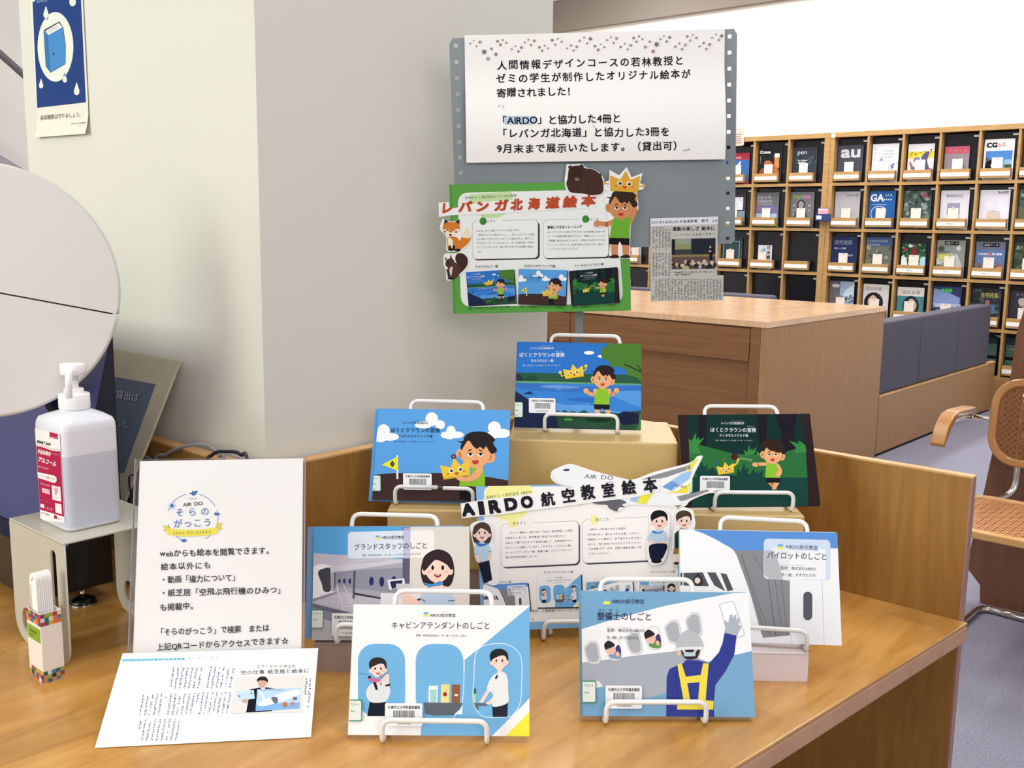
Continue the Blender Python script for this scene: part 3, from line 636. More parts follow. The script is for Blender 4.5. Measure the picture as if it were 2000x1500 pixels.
mag(1, 4, 1, 'grey magazine with stacked silver title and pink spires, second row', d_signs, base='6f7078', title='サイン')
mag(1, 3, 1, 'dark magazine with a pale lilac title block, second row by the board', d_yoco, base='3c3e44')
mag(1, 3, 2, 'dark magazine with a thin teal frame, third row by the board', d_frame, base='3a4348', h=.27, dx=-.01)
mag(1, 4, 2, 'small white paperback journal with bold vertical lettering, third row', d_small, base='d8dae0', w=.13, h=.21, slip=(5, 80, 80), dx=0)
mag(1, 1, 2, 'grey magazine seen through the gap left of the newspaper cutting, third row', d_green, base='9a9ca0', h=.28)
mag(1, 0, 2, 'pale grey magazine in the gap beside the green poster, third row', d_museum, base='b0b0b8', h=.28, slip=(110, 190, 90))
mag(1, 0, 3, 'small yellow and dark brown book in the gap beside the green poster', d_yellow, base='c9a03c', w=.13, h=.22, slip=None, dx=-.07)
# pamphlet bin, small sign and joint label
bp = tag(empty('pamphlet_bin', (8.06, 3.70, 1.40)), 'small blue bin of leaflets hung on the joint between the two racks', 'bin')
v, f = merge([boxg(-.03, -.027, -.055, .055, 0, .055), boxg(.03, .033, -.055, .055, 0, .055), boxg(-.027, .03, -.055, -.052, 0, .055), boxg(-.027, .03, .052, .055, 0, .055), boxg(-.027, .03, -.052, .052, 0, .003)])
meshobj('tray', v, f, M['bin'], bp); meshobj('label', *boxg(-.032, -.0302, .0, .045, .012, .042), M['paper'], bp)
for k in range(3):
    l = tag(empty('leaflet', (8.045+.012*k, 3.70, 1.404)), ['pink leaflet at the front of the blue bin', 'cream leaflet in the middle of the blue bin', 'purple edged leaflet at the back of the blue bin'][k], 'leaflet', 'leaflets in the blue bin')
    meshobj('sheet', *boxg(0, .004, -.048+.006*k, .042+.004*k, .0, .085+.008*k), mcol(['e0a8b8', 'ece4d4', '9a7ab8'][k]), l)
sg = tag(empty('small_sign', (8.12, 4.53, 2.112)), 'small rounded pinkish sign standing on top of the rack beside the board', 'sign')
a = Art(lambda x, y: (x/1000-.05, .1-y/1000), None, -.002); 
meshobj('plate', *prism(rr2(4.48, 4.58, 2.04, 2.19, .012), 8.085, 8.09, 0), mcol('e8c8bc'), sg).matrix_parent_inverse = Matrix.Translation(-Vector(sg.location))
so = Art(lambda x, y: (x, y), None, 0)
for i in range(5): so.B(-.03, .02+i*.018-.07+.0, .03-.01*(i % 2), .026+i*.018-.07, '8a6a70')
q = so.build('lettering', sg); q.matrix_parent_inverse = Matrix.Identity(4); q.location = (-.036, 0, .0); q.rotation_euler = (0, 0, R(-90))
jl = tag(box('joint_label', 8.094, 8.099, 3.688, 3.655, 2.072, 2.104, M['paper']), 'small white sticker at the top left corner of the right rack', 'label')
# ================================================================ things on the desk
def wire_stand(label, x, y, z, yaw, lean, du=0.0, scuff=False, lipdu=0.0):
    t = tag(empty('wire_book_stand', mtx=Matrix.Translation((x, y, z)) @ Matrix.Rotation(R(YAW-90+yaw), 4, 'Z')), label, 'stand', 'white wire book stands')
    s, r, hw = math.sin(R(lean)), .0031, .060
    c = math.cos(R(lean))
    def arm(d): return (s*d+.0105*c+.001, c*d-.0105*s+.005)
    w2 = .0585
    y1, z1 = arm(.0); y2, z2 = arm(.166)
    tube('back_arm', roundpath([(du-w2, y1, r), (du-w2, y1+.001, z1+.004), (du-w2, y2, z2), (du+w2, y2, z2), (du+w2, y1+.001, z1+.004), (du+w2, y1, r)], .013), r, M['wire'], t)
    lz = .032; k = lipdu
    if scuff:
        tube('front_lip', roundpath([(k-hw, .088, r), (k-hw, -.012, r), (k-hw, -.013, lz), (k+.006, -.013, lz)], .012), r, M['wire'], t)
        tube('front_lip', roundpath([(k+.014, -.013, lz-.0006), (k+hw, -.013, lz-.0006), (k+hw, -.012, r), (k+hw, .088, r)], .012), r, M['wire'], t)
        tube('bare_joint', [(k+.005, -.013, lz), (k+.015, -.013, lz)], r*.85, M['scuff'], t)
    else:
        tube('front_lip', roundpath([(k-hw, .088, r), (k-hw, -.012, r), (k-hw, -.013, lz), (k+hw, -.013, lz), (k+hw, -.012, r), (k+hw, .088, r)], .012), r, M['wire'], t)
    tube('base_wire', [(k-hw+.0055, .072, r), (k+hw-.0055, .072, r)], r, M['wire'], t)
    return t
def book(label, q, drawf, cr, qc, base, spinecol, group=None, back=False, w=.21, h=.148, th=.0055):
    t = tag(empty('picture_book', mtx=pose(*q)), label, 'book', group or 'picture books on wire stands')
    v, f = merge([boxg(-w/2, w/2, 0, .0006, 0, h), boxg(-w/2, w/2, th-.0006, th, 0, h), boxg(-w/2-.0006, -w/2, 0, th, 0, h)])
    meshobj('cover', v, f, mcol(spinecol), t)
    meshobj('page_block', *boxg(-w/2+.0003, w/2-.001, .0008, th-.0008, .001, h-.001), M['pages'], t)
    if drawf:
        A = Art(homog(qc, w, h), (-w/2, w/2, 0, h)); A.P(qc, base); drawf(A); A.build('cover_print', t, M['gloss'])
    return t
def stickers(t, qc, spec, w=.21, h=.148, ofs=-.0025):
    """barcode label and call-number label, each a sticker with its own print"""
    f = homog(qc, w, h)
    for name, x0, y0, x1, y1, r, kind, sh in spec:
        A = Art(f, (-w/2, w/2, 0, h), ofs)
        if kind == 'bar':
            A.B(x0, y0, x1, y1, 'e9edf0', r, sh); W, H_ = x1-x0, y1-y0
            sy = lambda u: sh*u*W
            A.T(x0+.08*W, y0+.24*H_+sy(.08), x1-.06*W, y0+.24*H_+sy(.94), .155*H_, '札幌市立大学附属図書館', '2c2e38', .02, 2)
            rnd = random.Random(int(x0)); u = .22
            while u < .8:
                wd = rnd.choice([.006, .006, .012]); A.P([(x0+u*W, y0+.32*H_+sy(u)), (x0+(u+wd)*W, y0+.32*H_+sy(u)), (x0+(u+wd)*W, y0+.70*H_+sy(u)), (x0+u*W, y0+.70*H_+sy(u))], '2e3038'); A.k -= 1; u += wd+rnd.choice([.006, .009])
            A.k += 1; A.T(x0+.27*W, y0+.92*H_+sy(.27), x0+.75*W, y0+.92*H_+sy(.75), .14*H_, name, '3c3e48', .01, 2)
            A.build('barcode_label', t)
        else:
            A.B(x0-60, y0, x1, y1, '3f8a5c', r); W, H_ = x1-x0, y1-y0; A.B(x0-60, y0+.045*H_, x1-.07*W, y1-.045*H_, 'dfe9e4', r*.8)
            for i, s in enumerate(name): A.T(x0+.12*W, y0+(.26+.32*i)*H_, x0+.12*W+len(s)*.135*W, y0+(.26+.32*i)*H_, .15*H_, s, '50605c', .01, 1)
            A.build('call_number_label', t)

# ---- wrapped boxes and acrylic risers
def ybox(name, label, cat, x, y, z, yaw, w, d, h, m, bevel=.003, group=None, seam=True):
    t = tag(empty(name, mtx=Matrix.Translation((x, y, z)) @ Matrix.Rotation(R(YAW-90+yaw), 4, 'Z')), label, cat, group)
    meshobj('body', *boxg(-w/2, w/2, 0, d, 0, h), m, t, bevel=bevel)
    if seam:
        meshobj('paper_flap', *boxg(-w/2-.0004, -w/2+.006, -.0004, d*.5, .002, h-.002), m, t)
        meshobj('paper_flap', *boxg(w/2-.03, w/2+.0004, d*.2, d+.0004, .002, h-.002), m, t)
    return t
ybox('wrapped_box', 'wide box wrapped in tan paper, lower tier of the display', 'box', 1.1995, .8845, .824, -.6, .632, .182, .094, M['card'], group='tan wrapped boxes')
ybox('wrapped_box', 'smaller box wrapped in tan paper stacked on the wide one', 'box', 1.2705, .9465, .9185, -3.0, .270, .177, .0895, M['card'], group='tan wrapped boxes')
def riser(label, x, y, z, yaw, w, d, h, m):
    t = tag(empty('acrylic_riser', mtx=Matrix.Translation((x, y, z)) @ Matrix.Rotation(R(YAW-90+yaw), 4, 'Z')), label, 'riser', 'acrylic display risers')
    meshobj('top_plate', *boxg(-w/2, w/2, 0, d, h-.003, h), m, t, bevel=.0008)
    meshobj('front_plate', *boxg(-w/2, w/2, 0, .003, 0, h-.0031), m, t)
    meshobj('side_plate', *boxg(-w/2, -w/2+.003, .0031, d, 0, h-.0031), m, t); meshobj('side_plate', *boxg(w/2-.003, w/2, .0031, d, 0, h-.0031), m, t)
    return t
riser('pinkish frosted acrylic riser under the picture book at right', 1.128, .633, Zd, -.5, .250, .10, .040, M['frost'])
riser('smoky pinkish acrylic riser under the picture book behind the tilted newspaper sheet', .868, .944, Zd, -.2, .250, .088, .040, M['smoke'])
riser('long smoked acrylic riser, lower of the two under the tan boxes', 1.2085, .8925, Zd, -.6, .60, .165, .0345, M['smoke'])
riser('long smoked acrylic riser, upper of the two under the tan boxes', 1.2085, .8925, Zd+.0345, -.6, .60, .165, .0345, M['smoke'])

# ---- poses (x, y, z, yaw, lean, roll)
POS = dict(ca=(.769, .784, .762, -.2, 23.5, .4), mech=(.991, .613, .762, 1.5, 25, -.4), ground=(.851, .959, .802, -2.7, 17.2, 2.0), pilot=(1.183, .595, .801, -7.9, 22, 1.9),
           ruby=(1.31, 1.009, 1.0145, -4.1, 23.4, .2), sapph=(1.063, 1.083, .9245, -3.5, 27.2, .6), emer=(1.378, .718, .9245, 1.5, 28.1, 1.0))
AIR = (1.117, .841, .768, 2.5, 17.1, 2.3)
BASEZ = dict(ca=Zd, mech=Zd, ground=Zd+.04, pilot=Zd+.04, ruby=1.008, sapph=.918, emer=.918)
WS = dict(ca=('white wire stand holding the book with three blue windows', 0, False, -.004), mech=('white wire stand holding the book with the waving mechanic', -.020, False, -.018),
          ground=('white wire stand holding the book with the smiling woman', -.003, False, -.010), pilot=('white wire stand holding the book with the aircraft nose, on the frosted riser', .004, False, -.002),
          ruby=('white wire stand on the topmost box holding the lake book', .010, False, .006), sapph=('white wire stand with a bare joint in its lip, holding the book with clouds', .001, True, -.007),
          emer=('white wire stand holding the dark forest book', -.004, False, -.002))
for k, (lab, du, sc_, ld) in WS.items():
    x, y, z, yaw, lean, roll = POS[k]; wire_stand(lab, x, y, BASEZ[k], yaw, lean, du, sc_, ld)
wire_stand('white wire stand holding the poster with the airliner cut-out', AIR[0], AIR[1], Zd, AIR[3], AIR[4], .012, False, .002)

# ---- notice board on a pole
BM = pose(1.364, 1.016, 1.308, 3.9, -3.8, 3.2)
bd = tag(empty('notice_board', mtx=BM), 'grey metal notice board with square holes down both edges, on a thin pole', 'board')
f = onplane(BM); pf = lambda x, y: f(x, y)
c4 = [pf(877, 75), (pf(1440, 56)), pf(1435, 475), pf(893, 497)]
def roundquad(q, r, n=6):
    P3 = [Vector((p[0], p[1], 0)) for p in q]; path = roundpath([(P3[0]+P3[3])/2]+P3[0:1]+P3[1:]+[(P3[0]+P3[3])/2], r, n); return [(p.x, p.y) for p in path[:-1]]
# plate built from a grid so that the holes are real openings
def plate_with_holes(q, holesL, holesR, hs, th):
    """strip layout: body polygon between the hole columns plus columns of quads around each hole"""
    V, F = [], []
    def B(x, y):  # bilinear on corners TL TR BR BL ; x,y in 0..1
        a = Vector(q[0]).lerp(Vector(q[1]), x); b = Vector(q[3]).lerp(Vector(q[2]), x); p = a.lerp(b, y); return (p.x, p.y)
    xs = [0, holesL-hs[0]/2, holesL+hs[0]/2, holesR-hs[0]/2, holesR+hs[0]/2, 1]
    ys = [0]
    for h in HY: ys += [h-hs[1]/2, h+hs[1]/2]
    ys += [1]
    idx = {}
    def vid(i, j, s):
        if (i, j, s) not in idx:
            x, y = xs[i], ys[j]; p = B(x, y)
            if i in (0, 5) and j in (0, len(ys)-1): p = B(.012 if i == 0 else .988, y)
            idx[(i, j, s)] = len(V); V.append((p[0], th*s, p[1]))
        return idx[(i, j, s)]
    nx, ny = len(xs)-1, len(ys)-1
    solid = lambda i, j: 0 <= i < nx and 0 <= j < ny and not (i in (1, 3) and j % 2 == 1)
    for i in range(nx):
        for j in range(ny):
            if not solid(i, j): continue
            F.append((vid(i, j, 0), vid(i, j+1, 0), vid(i+1, j+1, 0), vid(i+1, j, 0))); F.append((vid(i, j, 1), vid(i+1, j, 1), vid(i+1, j+1, 1), vid(i, j+1, 1)))
            for (di, dj, a, b) in ((-1, 0, (i, j), (i, j+1)), (1, 0, (i+1, j+1), (i+1, j)), (0, -1, (i+1, j), (i, j)), (0, 1, (i, j+1), (i+1, j+1))):
                if not solid(i+di, j+dj): F.append((vid(*a, 0), vid(*a, 1), vid(*b, 1), vid(*b, 0)))
    return V, F
HY = [.033+.0725*k for k in range(14)]
fixn(meshobj('plate', *plate_with_holes(c4, .0225, .974, (.0135, .0165), .0016), M['grey'], bd))
inv = BM.inverted()
pu = f(1131, 560)[0]
inv = BM.inverted()
r_ = ray(1131, 640); hd = 1.776/(r_.x*math.cos(R(YAW))+r_.y*math.sin(R(YAW))); bx, by = r_.x*hd, r_.y*hd
def inb(name, v, f, m, bev=0):
    mt = Matrix.Translation((bx, by, 0)) @ Matrix.Rotation(R(YAW-90), 4, 'Z'); o = meshobj(name, v, f, m, None, bevel=bev); o.data.transform(mt); o.parent = bd; o.matrix_parent_inverse = inv; return o
inb('pole', *boxg(-.0065, .0065, -.004, .004, Zd+.005, 1.45), M['grey'])
inb('base_plate', *boxg(-.07, .07, -.012, .06, Zd, Zd+.005), M['grey'], .001)
inb('bracket', *boxg(-.012, .012, -.074, -.0045, 1.42, 1.436), M['grey'])
# ---- handwritten notice hung on the board (sheet bulging at its lower edge)
nt_ = tag(empty('handwritten_notice', mtx=BM), 'large white paper notice in black handwriting hung over the top of the grey board', 'notice')
fn = onplane(BM, -.003); cn_ = crop(870, 40, 3.448); N = lambda x, y: fn(*cn_(x, y))
nq = [N(128, 101), N(1880, 57), N(1872, 935), N(140, 958)]
def bulge(u, v):  # 0 at top .. curls towards the viewer near the bottom, then back in
    t = max(0, (v-.25)/.75); return -.004-.013*math.sin(min(1, t)*math.pi*.72)**1.6
V, F = [], []; NU, NV = 24, 28
for s in (0, 1):
    for j in range(NV+1):
        for i in range(NU+1):
            x, y = i/NU, j/NV; a = Vector(nq[0]).lerp(Vector(nq[1]), x); b = Vector(nq[3]).lerp(Vector(nq[2]), x); p = a.lerp(b, y)
            V.append((p.x, bulge(x, y)+s*.0003, p.y))
n0 = (NU+1)*(NV+1)
for j in range(NV):
    for i in range(NU):
        k = j*(NU+1)+i; F.append((k, k+NU+1, k+NU+2, k+1)); F.append((n0+k, n0+k+1, n0+k+NU+2, n0+k+NU+1))
meshobj('sheet', V, F, M['paper'], nt_, smooth=True)
hook = meshobj('top_fold', *boxg(nq[0][0], nq[1][0], -.0043, .003, nq[0][1]-.0002, nq[0][1]+.0002), M['paper'], nt_)
bpy.data.objects.remove(hook)
nm = homog([(128, 101), (1880, 57), (1872, 935), (140, 958)], 1, 1)
class NArt(Art):
    def build(s, name, parent, m=None):
        W = []
        for (x, y, z) in s.V:
            u, v = x+.5, 1-z; a = Vector(nq[0]).lerp(Vector(nq[1]), u); b = Vector(nq[3]).lerp(Vector(nq[2]), u); p = a.lerp(b, v); W.append((p.x, y+bulge(u, v), p.y))
        s.V = W; return Art.build(s, name, parent, m)
A = NArt(nm, None, -.0003)
K = '15151a'
TX = [(335, 325, 1600, 292, '人間情報デザインコースの若林教授と'), (328, 415, 1645, 382, 'ゼミの学生が制作したオリジナル絵本が'), (335, 512, 862, 500, '寄贈されました！'),
      (335, 697, 1160, 682, '「AIRDO」と協力した4冊と'), (335, 785, 1490, 772, '「レバンガ北海道」と協力した3冊を'), (335, 888, 1580, 866, '9月末まで展示いたします。（貸出可）')]
for i_ in range(8): [A.B(386+i_*25, 642+j_*14, 412+i_*25, 657+j_*14, 'b9cfe8', 0, -.01) or setattr(A, 'k', A.k-1) for j_ in range(4)]
A.k += 1
A.P([(370, 785), (880, 770), (880, 730), (370, 745)], 'f0e2c4') if False else None
for x0, y0, x1, y1, s in TX: A.T(x0, y0, x1, y1, 66, s, K, .016, 3, jit=.035)
for x, y, s in [(345, 585, 'P'), (370, 587, 'Q'), (965, 718, '♀')]: A.T(x, y, x+16, y, 28, s if ord(s) < 128 else 'Q', 'a9a9a9', 0)
for i in range(3): A.E(1587+i*16, 875-i*4, 6, 8, 'b4b4b4', n=8)
rnd = random.Random(2)
def flower(x, y, r, c):
    for k in range(5): A.E(x+r*.62*math.cos(k*1.2566+.3), y+r*.62*math.sin(k*1.2566+.3), r*.48, r*.48, c, n=7); A.k -= 1
    A.k += 1
dots = [(165, 155, 6), (188, 135, 5), (228, 145, 11), (206, 173, 6), (256, 210, 15), (303, 190, 9), (332, 226, 11), (281, 256, 12), (343, 140, 9), (376, 132, 6), (400, 150, 7), (362, 163, 9), (435, 193, 7), (460, 173, 5), (500, 182, 9), (480, 208, 8), (522, 148, 6), (546, 130, 7), (584, 137, 9), (563, 165, 7), (618, 180, 9), (653, 170, 6), (676, 187, 7), (636, 203, 8), (703, 133, 9), (740, 123, 6), (766, 143, 7), (724, 162, 8), (802, 187, 6), (828, 168, 7), (866, 177, 9), (845, 202, 7), (886, 137, 8), (916, 115, 6), (958, 124, 11), (936, 154, 7), (988, 172, 9), (1026, 160, 6), (1052, 179, 7), (1010, 197, 9), (1070, 133, 7), (1096, 112, 6), (1134, 121, 10), (1115, 150, 7), (1162, 178, 8), (1190, 157, 6), (1230, 167, 9), (1209, 193, 8), (1250, 118, 9), (1287, 107, 7), (1310, 126, 7), (1270, 143, 8), (1330, 178, 11), (1360, 143, 8), (1407, 160, 15), (1383, 206, 12), (1434, 126, 7), (1457, 105, 6), (1496, 114, 10), (1476, 142, 8), (1535, 176, 8), (1563, 154, 7), (1605, 164, 10), (1582, 193, 8), (1618, 108, 8), (1655, 98, 6), (1680, 117, 8), (1638, 135, 8), (1702, 174, 7), (1731, 151, 8), (1773, 161, 10), (1750, 191, 8), (1790, 116, 7), (1816, 95, 6), (1857, 104, 11), (1836, 131, 8)]
for i, (x, y, r) in enumerate(dots): flower(x, y, r, ['a97f86', '8f8484', 'b59aa0', '9c8078', '7f7a80'][i % 5])
A.build('lettering', nt_)

# ---- newspaper cutting taped to the board
nc = tag(empty('newspaper_cutting', mtx=BM), 'grey newspaper cutting with a photo, hanging below the right corner of the board', 'cutting')
fc = onplane(BM, -.003); cc = crop(1240, 410, 7.5); NC = lambda x, y: fc(*cc(x, y))
outl = [(226, 125), (1218, 96), (1200, 958), (1300, 955), (1293, 1325), (228, 1340)]
q = [NC(*p) for p in outl]; n = len(q)
V = [(a, -.003, b) for a, b in q]+[(a, -.0027, b) for a, b in q]
fixn(meshobj('sheet', V, [tuple(range(n)), tuple(range(2*n-1, n-1, -1))]+[(i, i+n, (i+1) % n+n, (i+1) % n) for i in range(n)], mcol('b9bab4'), nc))
A = Art(lambda x, y: NC(x, y), None, -.0032)
A.P([(226, 125), (1218, 96), (1215, 205), (228, 240)], 'dcdde6')
A.T(240, 200, 1210, 170, 44, '2022年5月11日(水)北海道新聞　朝刊　p.18', '1c1c24', .02, 2, jit=.04)
A.T(548, 305, 1175, 290, 64, '運動の楽しさ 絵本に', '24242a', .02, 2)
A.T(555, 378, 820, 368, 26, 'レバンガなど制作', '55555a'); A.T(838, 374, 1175, 362, 36, '幼稚園に寄贈へ', '6a6a6a')
A.P([(538, 430), (1180, 412), (1175, 860), (538, 886)], '4a4644'); A.P([(538, 430), (585, 428), (585, 655), (538, 658)], '1c2028'); A.P([(588, 425), (822, 420), (822, 575), (588, 582)], '8f9a8c'); A.P([(588, 500), (822, 490), (822, 575), (588, 582)], '8a9068')
A.P([(588, 583), (822, 576), (822, 648), (588, 655)], '3c3e44'); A.P([(828, 420), (1180, 412), (1178, 645), (828, 652)], '232a33'); A.P([(538, 660), (1178, 646), (1178, 680), (538, 692)], '8a7a50'); A.P([(538, 692), (1178, 680), (1178, 780), (538, 800)], '5f4c48')
A.S([(1085, 560), (1110, 545), (1140, 580), (1140, 640), (1130, 760), (1100, 765), (1090, 640)], '15151a'); A.E(1103, 545, 16, 20, 'b09a90'); A.E(1100, 605, 22, 12, 'c0b0a8')
rnd = random.Random(11)
for i in range(30):
    x, y = 545+i*21.5, rnd.uniform(760, 850); A.E(x, y, rnd.uniform(22, 34), rnd.uniform(24, 36), rnd.choice(['2a2628', '3c3434', '1e1c20', 'b8a89c', 'c9b8a8', 'a9a464', '302c30']), n=10)
A.P([(530, 868), (1185, 862), (1185, 905), (530, 912)], 'b9bab4')
A.smear(580, 908, 1130, 895, 30, '48484a'); A.smear(580, 944, 820, 938, 30, '48484a')
for i in range(6):
    x = 270+i*46; y0 = 250 if i < 4 else 270
    A.smear(x, y0, x, 585, 34, '6c6c6a', dens=.95); A.smear(x, 620, x, 960, 34, '6c6c6a', dens=.9)
for i in range(22):
    x = 262+i*47
    if i == 0: A.smear(x, 1000, x, 1035, 34, '6c6c6a'); A.smear(x, 1240, x, 1310, 34, '6c6c6a'); continue
    A.smear(x, 1000, x, 1320, 34, '6c6c6a', dens=.93)
A.build('newsprint', nc)

# ---- laminated A4 sign with a clear sleeve
SP = (.659, 1.072, .7565, 5.1, 18.9, .6)
sg = tag(empty('laminated_sign', mtx=pose(*SP)), 'white handwritten A4 sign in a clear stand with a round blue emblem', 'sign')
meshobj('paper', *boxg(-.105, .105, 0, .0006, .0, .297), M['paper'], sg)
meshobj('clear_sleeve', *boxg(-.110, .1075, -.0022, -.0012, -.0, .3), M['clear'], sg)
meshobj('clear_sleeve', *boxg(-.110, .1075, .0016, .0026, -.0, .3), M['clear'], sg)
meshobj('sleeve_edge', *boxg(-.1112, -.110, -.0022, .0026, 0, .3), mcol('8f8a94', .2), sg)
meshobj('sleeve_edge', *boxg(.1075, .1087, -.0022, .0026, 0, .3), mcol('8f8a94', .2), sg)
sm = inv2 = pose(*SP).inverted()
fs_ = onplane(pose(*SP)); cs_ = crop(260, 880, 3.75); A = Art(lambda x, y: fs_(*cs_(x, y)), None, -.0004)
bl = '3a6fb4'
for a0, a1 in ((-76, -24), (-18, 66), (110, 168), (195, 256)):
    p = [(436+186*math.cos(R(t)), 492+178*math.sin(R(t))) for t in range(a0, a1, 6)]; A.L(p, 4, '6a94cc')
A.S([(408, 312), (430, 308), (465, 294), (472, 300), (455, 326), (440, 326), (425, 320)], bl); A.P([(430, 296), (442, 296), (446, 312), (436, 312)], bl); A.P([(436, 316), (450, 316), (440, 330), (432, 330)], bl)
A.E(285, 404, 24, 24, 'c4d6ee'); A.E(285, 404, 13, 13, bl); A.E(614, 465, 22, 10, bl); A.E(604, 462, 8, 10, bl); A.E(372, 660, 20, 11, bl); A.E(380, 655, 10, 8, bl)
A.T(403, 358, 468, 356, 11, '北海道の翼', '50545c'); A.T(364, 410, 512, 398, 36, 'AIR DO', '23252c', .012, 3, 1.25, slant=.12)
A.T(296, 480, 574, 468, 66, 'そらの', bl, .004, 3); A.T(294, 562, 580, 550, 68, 'がっこう', bl, .004, 3)
A.P([(214, 548), (262, 552), (262, 590), (218, 590), (234, 570)], 'e0d24c'); A.P([(610, 536), (652, 528), (640, 556), (656, 574), (612, 588)], 'e0d24c')
A.P([(248, 568), (340, 578), (440, 580), (540, 574), (618, 562), (622, 606), (540, 622), (440, 628), (340, 628), (252, 618)], 'efe055')
A.T(292, 614, 578, 602, 22, 'SORA NO GAKKO', '5c7a50', .015, 2)
HW = [(195, 775, 1030, 752, 'webからも絵本を閲覧できます。'), (200, 872, 575, 860, '絵本以外にも'), (200, 968, 780, 948, '・動画「揚力について」'), (196, 1066, 1115, 1040, '・紙芝居「空飛ぶ飛行機のひみつ」'),
      (195, 1168, 475, 1160, 'も掲載中。'), (175, 1352, 1000, 1320, '「そらのがっこう」で検索　または'), (172, 1460, 1140, 1412, '上記QRコードからアクセスできます☆')]
for x0, y0, x1, y1, s in HW: A.T(x0, y0, x1, y1, 56, s, '22232a', .014, 2, jit=.04)
A.build('lettering', sg)

# ---- newspaper sheet lying against the sign
cor = [Vector((.581, 1.158, .810)), Vector((.758, .993, .817)), Vector((.673, .898, Zd+.0012)), Vector((.492, 1.057, Zd+.0012))]
uu = (cor[2]-cor[3]).normalized(); vv = ((cor[0]-cor[3])-uu*(cor[0]-cor[3]).dot(uu)).normalized(); nn = uu.cross(vv)
NM = Matrix(((uu.x, -nn.x, vv.x, cor[3].x), (uu.y, -nn.y, vv.y, cor[3].y), (uu.z, -nn.z, vv.z, cor[3].z), (0, 0, 0, 1)))
ns = tag(empty('article_sheet', mtx=NM), 'white printed article sheet with a photo, propped against the foot of the handwritten sign', 'paper')
ni = NM.inverted(); l4 = [ni @ c for c in cor]
V, F = [], []; n = 10
for s in (0, 1):
    for j in range(n+1):
        for i in range(2):
            a = l4[0].lerp(l4[1], i); b = l4[3].lerp(l4[2], i); p = b.lerp(a, j/n); V.append((p.x, .0003*s, p.z))
for j in range(n):
    k = 2*j; F.append((k, k+1, k+3, k+2)); m_ = 2*(n+1)+k; F.append((m_, m_+2, m_+3, m_+1))
meshobj('sheet', V, F, M['paper'], ns)
qn = [(262, 203), (1915, 115), (1860, 905), (22, 997)]
hm = homog(qn, 1, 1)
class SArt(Art):
    def build(s, name, parent, m=None):
        W = []
        for (x, y, z) in s.V:
            a = l4[0].lerp(l4[1], x+.5); b = l4[3].lerp(l4[2], x+.5); p = b.lerp(a, z); W.append((p.x, y, p.z))
        s.V = W; return Art.build(s, name, parent, m)
A = SArt(hm, None, -.0003)
A.P([(258, 250), (780, 232), (779, 245), (253, 273)], '8ed0e4'); A.T(255, 270, 779, 242, 16, '2022年3月26日(土曜日) 北海道新聞', '2c4a64', .01, 1); A.T(808, 240, 1180, 220, 15, '朝刊　地方　札幌市内　16ページ', '8c8c94', 0, 1)
A.T(1383, 302, 1722, 290, 30, 'エア・ドゥ × 市立大', '50505c', .004, 2, 1.3); A.T(1248, 360, 1842, 332, 40, '空の仕事 紙芝居と絵本に', '34343e', .004, 2, 1.4)
A.P([(1208, 385), (1808, 358), (1785, 690), (1165, 700)], 'dcdad8')
A.S([(1390, 400), (1420, 378), (1460, 378), (1482, 405), (1475, 430), (1430, 420), (1395, 425)], '2a2426'); A.S([(1398, 418), (1430, 410), (1470, 418), (1468, 450), (1435, 475), (1402, 455)], 'c9a090'); A.S([(1390, 400), (1430, 380), (1480, 402), (1476, 420), (1430, 405), (1394, 420)], '2a2426')
A.P([(1330, 490), (1390, 478), (1420, 470), (1470, 470), (1540, 480), (1520, 680), (1295, 692), (1310, 610)], '15161f'); A.P([(1418, 472), (1462, 472), (1440, 520)], 'e4e4e8')
A.P([(1215, 520), (1360, 495), (1370, 570), (1225, 590)], 'bcd8e8'); A.E(1238, 550, 10, 6, '4a5c7c'); A.E(1340, 525, 10, 6, '4a5c7c'); A.E(1285, 592, 26, 18, 'c9a090')
A.P([(1392, 490), (1770, 470), (1758, 655), (1376, 680)], 'b4d0ea'); A.P([(1380, 620), (1763, 600), (1758, 655), (1376, 680)], '7fb0e0'); A.S([(1395, 620), (1500, 560), (1640, 510), (1740, 485), (1765, 505), (1740, 540), (1600, 590), (1450, 635)], 'eef0f4'); A.P([(1400, 500), (1420, 505), (1470, 580), (1450, 590)], 'dfe4ee'); A.S([(1510, 560), (1560, 555), (1570, 600), (1540, 610)], '6a6c80'); A.S([(1700, 555), (1730, 550), (1735, 575), (1705, 580)], '6a6c80'); A.T(1600, 640, 1730, 628, 44, '揚力', 'c4742c', .04, 2); A.B(1420, 492, 1620, 496, '5a6074')
for i in range(2): A.smear(1850-i*34, 380, 1832-i*22, 645-i*110, 22, '4a4a74')
def cols(xr, y0, y1, n, step, skew, lens=None):
    for i in range(n):
        x = xr-i*step; yy1 = y1 if not lens or i not in lens else y0+(y1-y0)*lens[i]
        A.smear(x, y0+i*1.6, x-skew*(yy1-y0)/200, yy1+i*1.6, 21, '50508c', dens=.93)
cols(1188, 290, 485, 14, 38.6, 34, {13: .9, 6: .15})
cols(1162, 512, 705, 20, 38.4, 36, {7: .5, 14: .3})
cols(735, 748, 935, 9, 41, 40, {8: .55})
A.build('newsprint', ns)
